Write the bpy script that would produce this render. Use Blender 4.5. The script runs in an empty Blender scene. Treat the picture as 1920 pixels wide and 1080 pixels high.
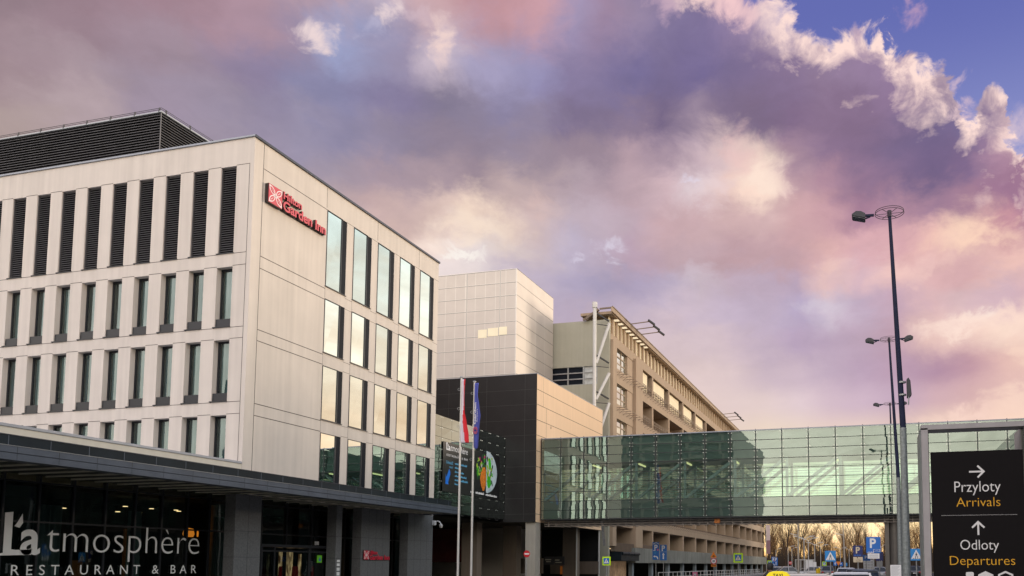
import bpy, bmesh, math, random
from mathutils import Vector, Matrix
R = math.radians
rnd = random.Random(7)
SC = bpy.context.scene
COL = SC.collection

# ---------------------------------------------------------------- camera
EYE = 1.7
cam = bpy.data.cameras.new('camera')
cam.sensor_width = 36.0
cam.lens = 36.0 * 1556.0 / 1920.0
cam.shift_x = -266.0 / 1920.0
cam.shift_y = 392.0 / 1920.0
cam.clip_start = 0.1
cam.clip_end = 6000
co = bpy.data.objects.new('camera', cam)
COL.objects.link(co)
co.location = (0, 0, EYE)
co.rotation_euler = (R(90 + 4.70), 0, R(15.03))
SC.camera = co
SC.render.resolution_x = 1024
SC.render.resolution_y = 576
SC.view_settings.view_transform = 'Standard'
SC.view_settings.look = 'None'
SC.view_settings.gamma = 1
SC.view_settings.use_curve_mapping = False
SC.view_settings.exposure = 0.0
SC.cycles.max_bounces = 10
SC.cycles.transparent_max_bounces = 24
SC.cycles.use_denoising = True


def lin(c):
    c = c / 255.0
    return c / 12.92 if c <= 0.04045 else ((c + 0.055) / 1.055) ** 2.4


def rgb(r, g, b):
    return (lin(r), lin(g), lin(b), 1)


# ---------------------------------------------------------------- sky
# azimuth (deg clockwise from +Y), elevation (deg), colour of the cloud layer there
SKY = [
(-54.8, 28.9, 147, 126, 135), (-50.9, 30.1, 148, 120, 131), (-46.6, 31.4, 159, 129, 141), (-41.9, 32.6, 189, 148, 153), (-36.7, 33.7, 200, 159, 157), (-31.1, 34.5, 198, 161, 164),
(-26.4, 35.1, 195, 146, 150), (-22.6, 35.4, 206, 159, 167), (-19.1, 35.4, 169, 140, 162), (-16.0, 35.6, 159, 140, 166), (-5.3, 35.2, 177, 167, 203), (1.4, 34.5, 176, 151, 192),
(-54.7, 27.4, 156, 133, 141), (-50.8, 28.7, 153, 130, 141), (-46.5, 29.9, 158, 135, 146), (-41.8, 31.0, 164, 139, 156), (-39.3, 31.6, 149, 137, 164), (-36.6, 30.8, 152, 161, 201),
(-36.0, 32.4, 167, 172, 206), (-33.9, 33.2, 209, 199, 216), (-33.4, 32.6, 166, 166, 203), (-31.8, 33.2, 219, 199, 206), (-30.4, 32.3, 243, 217, 210), (-29.3, 33.1, 191, 151, 158),
(-27.5, 33.6, 181, 145, 157), (-25.2, 33.5, 188, 153, 166), (-23.0, 33.7, 180, 151, 169), (-20.5, 34.1, 152, 148, 186), (-18.0, 34.2, 138, 127, 165), (-15.3, 34.2, 125, 116, 155),
(-12.2, 34.5, 127, 114, 153), (-9.5, 34.4, 148, 129, 163), (-8.3, 34.2, 153, 129, 165), (-54.6, 25.7, 163, 141, 147), (-50.7, 26.9, 167, 148, 157), (-46.4, 28.0, 161, 145, 161),
(-41.7, 29.1, 143, 131, 161), (-37.9, 29.6, 139, 137, 171), (-34.5, 30.5, 130, 124, 158), (-31.8, 31.7, 149, 139, 168), (-28.9, 31.6, 172, 170, 204), (-26.3, 32.0, 159, 156, 192),
(-23.7, 32.2, 150, 146, 186), (-19.9, 32.5, 134, 122, 160), (-16.0, 32.5, 119, 110, 153), (-12.2, 32.5, 114, 103, 147), (-8.3, 32.7, 118, 105, 145), (-6.1, 32.8, 148, 124, 155),
(-54.4, 23.7, 171, 152, 151), (-51.3, 24.6, 180, 161, 166), (-46.3, 26.2, 159, 145, 164), (-41.6, 27.2, 149, 139, 164), (-36.5, 28.1, 134, 130, 163), (-33.1, 28.7, 132, 122, 156),
(-29.2, 29.1, 131, 122, 146), (-25.1, 29.2, 138, 130, 160), (-19.9, 29.5, 125, 113, 145), (-14.1, 29.9, 116, 103, 137), (-9.9, 30.4, 118, 105, 141), (-6.5, 30.8, 128, 110, 143),
(2.6, 29.2, 147, 121, 153), (-54.4, 22.4, 177, 158, 154), (-39.0, 25.7, 156, 148, 172), (-35.7, 25.9, 155, 146, 168), (-32.3, 27.0, 144, 133, 155), (-28.8, 27.1, 139, 126, 145),
(-24.4, 27.7, 144, 132, 153), (-19.8, 28.0, 133, 115, 139), (-14.1, 28.1, 117, 100, 129), (-8.4, 28.5, 119, 101, 131), (-4.6, 28.3, 130, 107, 138), (-1.0, 27.9, 134, 110, 139),
(2.2, 27.6, 118, 101, 134), (4.6, 27.5, 114, 99, 136), (6.3, 26.7, 123, 109, 148), (8.5, 24.6, 179, 140, 162), (-43.4, 25.7, 161, 148, 165), (-37.7, 24.1, 170, 155, 169),
(-34.3, 24.3, 169, 148, 159), (-30.9, 25.3, 158, 139, 152), (-27.3, 25.3, 150, 132, 146), (-23.6, 25.9, 158, 139, 150), (-19.8, 26.4, 160, 141, 152), (-16.0, 26.5, 182, 156, 166),
(-12.6, 26.5, 202, 177, 187), (-10.3, 26.4, 226, 199, 197), (-7.3, 25.6, 255, 235, 215), (-6.6, 25.0, 255, 221, 203), (-8.4, 25.1, 245, 210, 197), (-12.2, 25.3, 227, 210, 216),
(-13.7, 25.2, 212, 183, 190), (-4.7, 25.8, 174, 138, 157), (-2.5, 26.3, 139, 114, 144), (0.8, 25.9, 120, 103, 139), (4.2, 25.2, 116, 99, 135), (6.9, 24.5, 126, 103, 139),
(9.1, 23.5, 155, 117, 145), (-36.3, 23.4, 187, 167, 172), (-33.6, 22.8, 197, 169, 167), (-30.8, 23.4, 207, 180, 175), (-28.3, 23.0, 232, 204, 189), (-27.2, 22.1, 255, 234, 211),
(-28.7, 21.7, 254, 231, 213), (-25.0, 23.6, 210, 184, 176), (-23.6, 24.0, 207, 182, 178), (-20.6, 23.5, 187, 167, 178), (-16.8, 24.2, 189, 163, 172), (-13.0, 24.2, 212, 181, 182),
(-9.9, 24.1, 221, 188, 184), (-6.6, 23.7, 207, 174, 177), (-3.2, 24.1, 187, 145, 160), (-0.4, 23.5, 157, 119, 145), (3.1, 23.5, 136, 108, 144), (5.2, 22.3, 157, 117, 143),
(7.8, 22.5, 154, 110, 140), (9.7, 21.9, 157, 114, 143), (-32.5, 21.3, 217, 188, 178), (-29.7, 20.3, 246, 226, 215), (-27.2, 20.8, 219, 209, 213), (-25.0, 21.6, 222, 204, 197),
(-22.1, 22.1, 198, 180, 187), (-20.2, 22.2, 199, 187, 200), (-16.8, 22.6, 191, 168, 181), (-13.0, 22.6, 197, 163, 169), (-9.2, 22.1, 192, 159, 164), (-5.5, 22.3, 205, 164, 167),
(-2.6, 21.8, 215, 170, 170), (0.3, 21.9, 213, 162, 169), (2.4, 21.6, 209, 160, 167), (4.5, 21.4, 241, 194, 183), (6.8, 20.6, 255, 219, 193), (8.4, 20.9, 199, 146, 156),
(9.7, 21.0, 162, 114, 143), (-29.0, 19.3, 230, 217, 217), (-24.2, 19.3, 192, 178, 195), (-20.5, 20.1, 184, 174, 199), (-16.8, 20.5, 187, 161, 178), (-13.0, 20.5, 188, 159, 166),
(-9.2, 20.5, 190, 157, 164), (-5.5, 20.3, 196, 161, 169), (-2.2, 19.8, 235, 194, 186), (0.6, 19.9, 219, 181, 190), (2.3, 19.4, 244, 202, 192), (4.0, 18.9, 224, 181, 182),
(6.7, 18.9, 216, 172, 176), (8.3, 18.7, 238, 194, 185), (9.6, 18.5, 244, 200, 188), (-21.3, 18.0, 173, 161, 188), (-17.5, 18.5, 169, 161, 191), (-13.7, 18.8, 188, 174, 195),
(-11.9, 19.3, 203, 185, 195), (-8.5, 18.0, 199, 183, 206), (-4.8, 17.9, 179, 166, 198), (-3.4, 17.5, 212, 198, 211), (-0.5, 17.6, 192, 172, 193), (2.3, 17.0, 197, 166, 183),
(5.0, 17.4, 205, 168, 179), (7.6, 16.8, 200, 175, 195), (9.5, 16.6, 207, 167, 179), (-19.8, 16.7, 191, 172, 183), (-14.5, 16.4, 207, 187, 196), (-11.5, 16.7, 201, 183, 198),
(-7.8, 15.9, 189, 170, 189), (-4.1, 15.8, 181, 159, 188), (-1.3, 15.6, 189, 164, 182), (1.5, 15.4, 195, 161, 176), (3.6, 15.9, 235, 194, 187), (5.3, 15.6, 255, 232, 213),
(7.2, 15.6, 255, 222, 203), (9.1, 15.3, 255, 228, 208), (5.6, 14.4, 224, 179, 176), (8.1, 13.8, 231, 183, 179), (-14.5, 13.9, 217, 196, 197), (-10.8, 13.9, 220, 198, 199),
(-7.1, 13.8, 204, 183, 194), (-3.4, 13.6, 194, 172, 191), (0.1, 13.4, 187, 161, 184), (2.9, 13.3, 180, 147, 169), (4.9, 12.8, 163, 125, 152), (7.5, 12.5, 176, 132, 153),
(9.4, 13.2, 253, 217, 194), (-12.3, 11.7, 226, 204, 199), (-8.6, 11.3, 228, 206, 203), (-4.9, 11.2, 226, 204, 209), (-1.3, 11.4, 209, 183, 200), (1.4, 11.3, 193, 166, 187),
(3.5, 10.8, 208, 172, 181), (5.1, 10.2, 249, 213, 196), (7.7, 10.7, 246, 211, 192), (9.3, 11.4, 206, 162, 171), (6.8, 11.8, 189, 146, 163), (9.2, 9.1, 255, 220, 198),
(-12.3, 8.8, 232, 208, 196), (-6.8, 8.7, 236, 214, 196), (-1.4, 8.6, 232, 206, 196), (3.7, 8.4, 236, 206, 190), (9.2, 7.7, 245, 212, 192), (-12.3, 5.9, 245, 222, 180),
(-6.8, 5.8, 250, 236, 180), (-1.4, 5.7, 252, 240, 184), (3.7, 5.6, 250, 232, 180), (9.1, 5.4, 250, 225, 180), (-12.3, 2.2, 255, 234, 176), (-6.8, 2.2, 255, 242, 199),
(-1.5, 2.1, 255, 246, 212), (2.6, 2.1, 255, 241, 195), (9.0, 2.0, 255, 226, 172), (-12.3, -0.0, 255, 182, 86), (-6.9, -0.0, 255, 197, 105), (-1.6, -0.0, 255, 204, 117),
(2.5, -0.0, 255, 195, 105), (8.9, -0.0, 255, 187, 99), (-54.1, 18.2, 190, 169, 159), (-53.7, 10.4, 211, 182, 165), (-53.3, 1.7, 235, 200, 165), (-47.8, 17.2, 190, 166, 159),
(-43.2, 8.4, 222, 193, 171), (-34.0, 12.5, 228, 198, 179), (-33.7, 2.1, 245, 215, 170), (-23.4, 11.3, 218, 193, 185), (-23.3, 2.2, 250, 225, 170)]
# upper edge of the big cloud against the blue gap (azimuth, elevation)
EDGE = [(-14.1, 36.7), (-11.0, 36.4), (-8.3, 35.8), (-6.4, 35.2), (-5.5, 34.9), (-4.5, 33.9), (-3.1, 33.1), (-1.6, 33.1), (-0.5, 32.8), (0.2, 33.0), (0.8, 33.4), (1.3, 33.3), (1.8, 31.8), (2.7, 31.1), (3.4, 30.7), (4.4, 30.7), (5.0, 30.6), (5.6, 29.3), (6.0, 28.1), (6.8, 27.1), (7.4, 27.8), (7.8, 28.6), (8.7, 28.4), (9.0, 26.8), (9.4, 25.7), (9.8, 24.6), (11.0, 23.5)]
# small bright puffs: azimuth, elevation, half sizes, colour, strength
PUFFS = [
(-37.8, 31.5, 1.25, 0.75, 235, 214, 214, 1.0), (-33.4, 33.4, 0.8, 0.75, 232, 212, 214, 0.9), (-34.6, 32.9, 0.9, 0.6, 190, 185, 210, 0.6), (-30.3, 32.4, 0.8, 1.3, 240, 212, 206, 0.95),
(-31.8, 33.4, 1.6, 0.6, 214, 190, 200, 0.5), (-11.8, 35.7, 2.4, 0.8, 255, 222, 214, 0.9), (-14.1, 35.4, 1.3, 0.8, 214, 180, 196, 0.6), (-9.1, 35.4, 2.6, 0.9, 250, 208, 208, 0.9),
(-28.3, 20.5, 2.0, 0.35, 252, 244, 236, 0.9), (-27.2, 22.3, 3.2, 1.2, 255, 232, 210, 0.6), (-18.1, 21.3, 1.0, 0.5, 226, 220, 236, 0.6), (-7.3, 25.6, 1.7, 1.3, 255, 230, 214, 0.75),
(-8.6, 27.0, 1.2, 1.5, 240, 200, 195, 0.6), (-10.5, 25.1, 1.5, 0.8, 235, 212, 214, 0.55), (-5.8, 25.1, 0.8, 1.0, 255, 226, 214, 0.5), (-8.1, 24.7, 1.2, 0.5, 255, 222, 206, 0.6),
(-9.9, 27.2, 1.0, 0.5, 226, 188, 186, 0.5), (-29.7, 21.9, 1.6, 0.7, 250, 226, 208, 0.5), (-23.2, 23.7, 1.6, 0.7, 222, 190, 184, 0.4), (-20.2, 20.9, 0.6, 0.35, 224, 216, 234, 0.5),
(7.3, 15.9, 1.2, 0.5, 255, 236, 224, 0.7), (9.2, 26.2, 0.9, 1.6, 255, 222, 214, 0.5), (-12.2, 25.4, 0.8, 0.5, 228, 220, 236, 0.6), (6.9, 20.8, 2.8, 0.9, 255, 216, 192, 0.8),
(3.7, 19.2, 2.0, 0.6, 244, 204, 196, 0.5), (-2.6, 19.8, 1.2, 0.7, 240, 200, 190, 0.5), (5.6, 15.5, 2.6, 0.85, 255, 228, 214, 0.9), (8.7, 15.4, 1.8, 0.9, 255, 224, 208, 0.8),
(9.1, 13.4, 1.0, 1.0, 248, 214, 196, 0.8), (5.4, 9.9, 2.6, 0.7, 250, 216, 202, 0.8), (8.7, 10.4, 2.2, 1.0, 250, 216, 198, 0.8), (6.3, 27.9, 0.9, 0.5, 226, 196, 206, 0.7),
(6.0, 29.4, 0.6, 0.5, 226, 196, 206, 0.6), (2.8, 33.9, 0.8, 0.7, 205, 165, 190, 0.6), (-3.7, 17.3, 1.8, 0.6, 214, 202, 216, 0.5), (-11.9, 19.5, 1.4, 0.7, 208, 192, 204, 0.5)]


def build_world():
    W = bpy.data.worlds.new('World')
    SC.world = W
    W.use_nodes = True
    nt = W.node_tree
    N, L = nt.nodes, nt.links
    N.clear()

    def n(t, **kw):
        o = N.new(t)
        for k, v in kw.items():
            setattr(o, k, v)
        return o

    def math_(op, a, b=None, c=None, clamp=False):
        m = n('ShaderNodeMath', operation=op, use_clamp=clamp)
        for i, v in enumerate((a, b, c)):
            if v is None:
                continue
            if isinstance(v, (int, float)):
                m.inputs[i].default_value = v
            else:
                L.new(v, m.inputs[i])
        return m.outputs[0]

    def sstep(v, a, b):
        m = n('ShaderNodeMapRange', interpolation_type='SMOOTHSTEP')
        L.new(v, m.inputs[0])
        m.inputs[1].default_value = a
        m.inputs[2].default_value = b
        return m.outputs[0]

    def mix(f, a, b, mode='MIX'):
        m = n('ShaderNodeMix', data_type='RGBA', blend_type=mode, clamp_factor=True)
        for i, v in ((0, f), (6, a), (7, b)):
            if isinstance(v, (int, float)):
                m.inputs[i].default_value = v
            elif isinstance(v, tuple):
                m.inputs[i].default_value = v
            else:
                L.new(v, m.inputs[i])
        return m.outputs[2]

    tc = n('ShaderNodeTexCoord')
    sep = n('ShaderNodeSeparateXYZ')
    L.new(tc.outputs['Generated'], sep.inputs[0])
    x, y, z = sep.outputs
    az0 = math_('MULTIPLY', math_('ARCTAN2', x, y), 180 / math.pi)
    el0 = math_('MULTIPLY', math_('ARCSINE', z), 180 / math.pi)

    def noise(scale, detail, rough, stretch=(1, 1, 1), dist=0.0):
        mp = n('ShaderNodeMapping')
        mp.inputs['Scale'].default_value = stretch
        L.new(tc.outputs['Generated'], mp.inputs[0])
        t = n('ShaderNodeTexNoise')
        t.inputs['Scale'].default_value = scale
        t.inputs['Detail'].default_value = detail
        t.inputs['Roughness'].default_value = rough
        t.inputs['Distortion'].default_value = dist
        L.new(mp.outputs[0], t.inputs['Vector'])
        return t

    wn = noise(16, 8, 0.62, (1, 1, 1.5), 0.3)
    ws = n('ShaderNodeSeparateColor')
    L.new(wn.outputs['Color'], ws.inputs[0])
    up = sstep(el0, 8, 18)                      # calmer air near the horizon
    amp = math_('MULTIPLY', up, 4.5)
    az = math_('ADD', az0, math_('MULTIPLY', math_('SUBTRACT', ws.outputs[0], 0.5), amp))
    el = math_('ADD', el0, math_('MULTIPLY', math_('SUBTRACT', ws.outputs[1], 0.5), amp))
    AZ0, AZ1, NS = -57.0, 13.0, 32
    azn = math_('DIVIDE', math_('SUBTRACT', az, AZ0), AZ1 - AZ0)
    pts = []
    for a, e, r_, g_, b_ in SKY:
        pts.append((a, e, (lin(r_), lin(g_), lin(b_))))
    rows = [0, 2, 4.5, 7, 9, 11, 13, 15, 17, 19, 21, 23, 25, 27, 29, 31.5, 35]

    def table(a, e):
        s = 0
        acc = [0, 0, 0]
        for pa, pe, c in pts:
            d2 = ((pa - a) * 0.9) ** 2 + (pe - e) ** 2
            w = 1.0 / (d2 + 0.5) ** 2.2
            s += w
            for k in range(3):
                acc[k] += c[k] * w
        return [v / s for v in acc] + [1]

    cur = None
    for i, e in enumerate(rows):
        r = n('ShaderNodeValToRGB')
        cr = r.color_ramp
        cr.interpolation = 'B_SPLINE' if e < 8 else 'LINEAR'
        while len(cr.elements) < NS:
            cr.elements.new(0.5)
        for k in range(NS):
            cr.elements[k].position = k / (NS - 1)
        for k in range(NS):
            cr.elements[k].color = table(AZ0 + (AZ1 - AZ0) * k / (NS - 1), e)
        L.new(azn, r.inputs[0])
        cur = r.outputs[0] if cur is None else mix(sstep(el, rows[i - 1], e), cur, r.outputs[0])
    # cloud texture: soft billows and fine wisps
    bl = noise(9, 7, 0.55, (1, 1, 2.2), 0.4)
    wi = noise(34, 6, 0.6, (1, 1, 1.6), 0.8)
    tex = math_('ADD', math_('MULTIPLY', math_('SUBTRACT', bl.outputs['Fac'], 0.5), 0.34),
                math_('MULTIPLY', math_('SUBTRACT', wi.outputs['Fac'], 0.5), 0.16))
    tex = math_('ADD', 1.0, math_('MULTIPLY', tex, math_('ADD', 0.25, math_('MULTIPLY', up, 0.75))))
    sc = n('ShaderNodeVectorMath', operation='SCALE')
    L.new(cur, sc.inputs[0])
    L.new(tex, sc.inputs['Scale'])
    front = sc.outputs[0]
    # crisp sun-lit cloud edge against the blue gap on the right
    fn = noise(28, 8, 0.60, (1, 1, 1.1), 0.4)
    fs = n('ShaderNodeSeparateColor')
    L.new(fn.outputs['Color'], fs.inputs[0])
    azf = math_('ADD', az0, math_('MULTIPLY', math_('SUBTRACT', fs.outputs[0], 0.5), 5.0))
    elf = math_('ADD', el0, math_('MULTIPLY', math_('SUBTRACT', fs.outputs[1], 0.5), 5.0))
    ed = n('ShaderNodeFloatCurve')
    cv = ed.mapping.curves[0]
    E0, E1 = -15.0, 13.0
    for q_, (ea, ee) in enumerate(EDGE):
        px_, py__ = (ea - E0) / (E1 - E0), (ee - 20) / 20.0
        px_ = min(1, max(0, px_))
        if q_ == 0:
            cv.points[0].location = (px_, py__)
        elif q_ == len(EDGE) - 1:
            cv.points[len(cv.points) - 1].location = (px_, py__)
        else:
            cv.points.new(px_, py__)
    for pt_ in cv.points:
        pt_.handle_type = 'VECTOR'
    ed.mapping.update()
    L.new(math_('DIVIDE', math_('SUBTRACT', azf, E0), E1 - E0), ed.inputs['Value'])
    eb = math_('ADD', math_('MULTIPLY', ed.outputs[0], 20.0), 20.0)
    dd = math_('SUBTRACT', eb, elf)            # degrees inside the cloud
    rimw = math_('ADD', 1.3, math_('MULTIPLY', sstep(bl.outputs['Fac'], 0.35, 0.7), 4.5))
    rim = math_('SUBTRACT', 1.0, math_('DIVIDE', dd, rimw, clamp=True))
    rim = math_('MULTIPLY', rim, sstep(az0, -9.5, -5.5))
    patch = math_('ADD', 0.25, math_('MULTIPLY', sstep(fs.outputs[2], 0.38, 0.60), 0.75))
    front = mix(math_('MULTIPLY', math_('MULTIPLY', rim, 1.35, clamp=True), patch), front, rgb(255, 224, 215))
    blue = mix(sstep(el0, 20, 35), rgb(154, 160, 212), rgb(100, 108, 178))
    front = mix(sstep(dd, 0.30, -0.55), front, blue)
    wv = n('ShaderNodeCombineXYZ')
    L.new(azf, wv.inputs[0])
    L.new(elf, wv.inputs[1])
    for pa, pe, rx_, ry_, r_, g_, b_, k_ in PUFFS:
        s1 = n('ShaderNodeVectorMath', operation='SUBTRACT')
        L.new(wv.outputs[0], s1.inputs[0])
        s1.inputs[1].default_value = (pa, pe, 0)
        s2 = n('ShaderNodeVectorMath', operation='MULTIPLY')
        L.new(s1.outputs[0], s2.inputs[0])
        s2.inputs[1].default_value = (1 / rx_, 1 / ry_, 0)
        s3 = n('ShaderNodeVectorMath', operation='LENGTH')
        L.new(s2.outputs[0], s3.inputs[0])
        m_ = math_('MULTIPLY', sstep(s3.outputs['Value'], 1.35, 0.0), k_)
        front = mix(m_, front, (lin(r_), lin(g_), lin(b_), 1))
    # the rest of the sky: paler, lit by the low sun, peach near the horizon
    lift = math_('DIVIDE', math_('ADD', el0, math_('MULTIPLY', math_('SUBTRACT', bl.outputs['Fac'], 0.5), 14)), 90, clamp=True)

    def ramp(stops):
        br = n('ShaderNodeValToRGB')
        els = br.color_ramp.elements
        els[0].position = stops[0][0]
        els[1].position = stops[-1][0]
        for st in stops[1:-1]:
            els.new(st[0])
        for e_, st in zip(els, stops):
            e_.color = (lin(st[1]), lin(st[2]), lin(st[3]), 1)
        L.new(lift, br.inputs[0])
        return br.outputs[0]

    sunny = ramp(((0.0, 236, 196, 160), (0.06, 255, 210, 174), (0.14, 252, 224, 200), (0.23, 232, 232, 226), (0.40, 212, 224, 228), (0.75, 182, 186, 210), (1.0, 152, 158, 196)))
    pale = ramp(((0.0, 212, 200, 182), (0.08, 230, 220, 204), (0.25, 228, 216, 208), (0.45, 208, 206, 218), (0.75, 180, 182, 206), (1.0, 152, 158, 196)))
    glow = n('ShaderNodeVectorMath', operation='SCALE')
    L.new(sunny, glow.inputs[0])
    glow.inputs['Scale'].default_value = 1.3
    sunny = glow.outputs[0]
    side = math_('ADD', math_('MULTIPLY', x, 0.85), math_('MULTIPLY', y, 0.5))
    basec = mix(sstep(side, -0.1, 0.75), pale, sunny)
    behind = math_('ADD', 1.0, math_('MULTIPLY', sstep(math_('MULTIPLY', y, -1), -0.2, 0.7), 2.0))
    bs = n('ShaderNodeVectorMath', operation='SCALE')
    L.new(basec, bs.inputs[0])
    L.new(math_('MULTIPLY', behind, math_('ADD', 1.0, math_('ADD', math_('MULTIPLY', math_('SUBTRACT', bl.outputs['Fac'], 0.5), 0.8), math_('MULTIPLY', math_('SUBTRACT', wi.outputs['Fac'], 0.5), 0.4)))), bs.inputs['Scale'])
    m1 = math_('MULTIPLY', sstep(az0, -85, -58), math_('SUBTRACT', 1, sstep(az0, 12, 26)))
    m2 = math_('MULTIPLY', m1, math_('SUBTRACT', 1, sstep(el0, 36, 58)))
    col = mix(m2, bs.outputs[0], front)
    # the sun has just gone down behind the wood: a low golden glow straight down the street
    ga_ = math_('MULTIPLY', math_('SUBTRACT', az0, -2.0), 1 / 13.0)
    ge_ = math_('MULTIPLY', math_('SUBTRACT', el0, 0.6), 1 / 2.6)
    gl_ = math_('EXPONENT', math_('MULTIPLY', math_('ADD', math_('MULTIPLY', ga_, ga_), math_('MULTIPLY', ge_, ge_)), -1.0))
    gs_ = n('ShaderNodeVectorMath', operation='SCALE')
    gs_.inputs[0].default_value = (0.95, 0.46, 0.10)
    L.new(math_('MULTIPLY', gl_, 0.9), gs_.inputs['Scale'])
    ga2 = n('ShaderNodeVectorMath', operation='ADD')
    L.new(col, ga2.inputs[0])
    L.new(gs_.outputs[0], ga2.inputs[1])
    col = ga2.outputs[0]
    bg = n('ShaderNodeBackground')
    L.new(col, bg.inputs[0])
    bg.inputs[1].default_value = 1.0
    sky = n('ShaderNodeTexSky', sky_type='NISHITA')
    sky.sun_disc = False
    sky.sun_elevation = SUN_EL
    sky.sun_rotation = SUN_AZ
    bg2 = n('ShaderNodeBackground')
    L.new(sky.outputs[0], bg2.inputs[0])
    bg2.inputs[1].default_value = 0.002
    ad = n('ShaderNodeAddShader')
    L.new(bg.outputs[0], ad.inputs[0])
    L.new(bg2.outputs[0], ad.inputs[1])
    out = n('ShaderNodeOutputWorld')
    L.new(ad.outputs[0], out.inputs[0])


# low warm sun beyond the trees, ahead and to the right
SUN_EL = R(7)
SUN_AZ = R(47)          # clockwise from +Y
build_world()
sl = bpy.data.lights.new('sun', 'SUN')
sl.energy = 1.75
sl.angle = R(12)
sl.color = (1.0, 0.84, 0.66)
so = bpy.data.objects.new('sun', sl)
COL.objects.link(so)
so.location = (60, 120, 60)
sd = Vector((math.sin(SUN_AZ) * math.cos(SUN_EL), math.cos(SUN_AZ) * math.cos(SUN_EL), math.sin(SUN_EL)))
so.rotation_euler = sd.to_track_quat('Z', 'Y').to_euler()

# ---------------------------------------------------------------- helpers
WO = {}


def tag(o, label=None, cat=None, group=None, kind=None):
    if label:
        o['label'] = label
    if cat:
        o['category'] = cat
    if group:
        o['group'] = group
    if kind:
        o['kind'] = kind
    return o


def thing(name, label, cat, loc=(0, 0, 0), rz=0.0, group=None):
    o = bpy.data.objects.new(name, None)
    o.empty_display_size = 0.3
    COL.objects.link(o)
    o.location = loc
    o.rotation_euler = (0, 0, rz)
    WO[o.name] = Vector(loc)
    return tag(o, label, cat, group)


def dup(o, loc=None, rz=None, label=None, group=None, parent=None):
    c = o.copy()
    COL.objects.link(c)
    if parent is not None:
        c.parent = parent
    if loc is not None:
        c.location = loc
    if rz is not None:
        c.rotation_euler = (0, 0, rz)
    if label:
        c['label'] = label
    if group:
        c['group'] = group
    for ch in list(o.children):
        dup(ch, parent=c)
    return c


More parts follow.
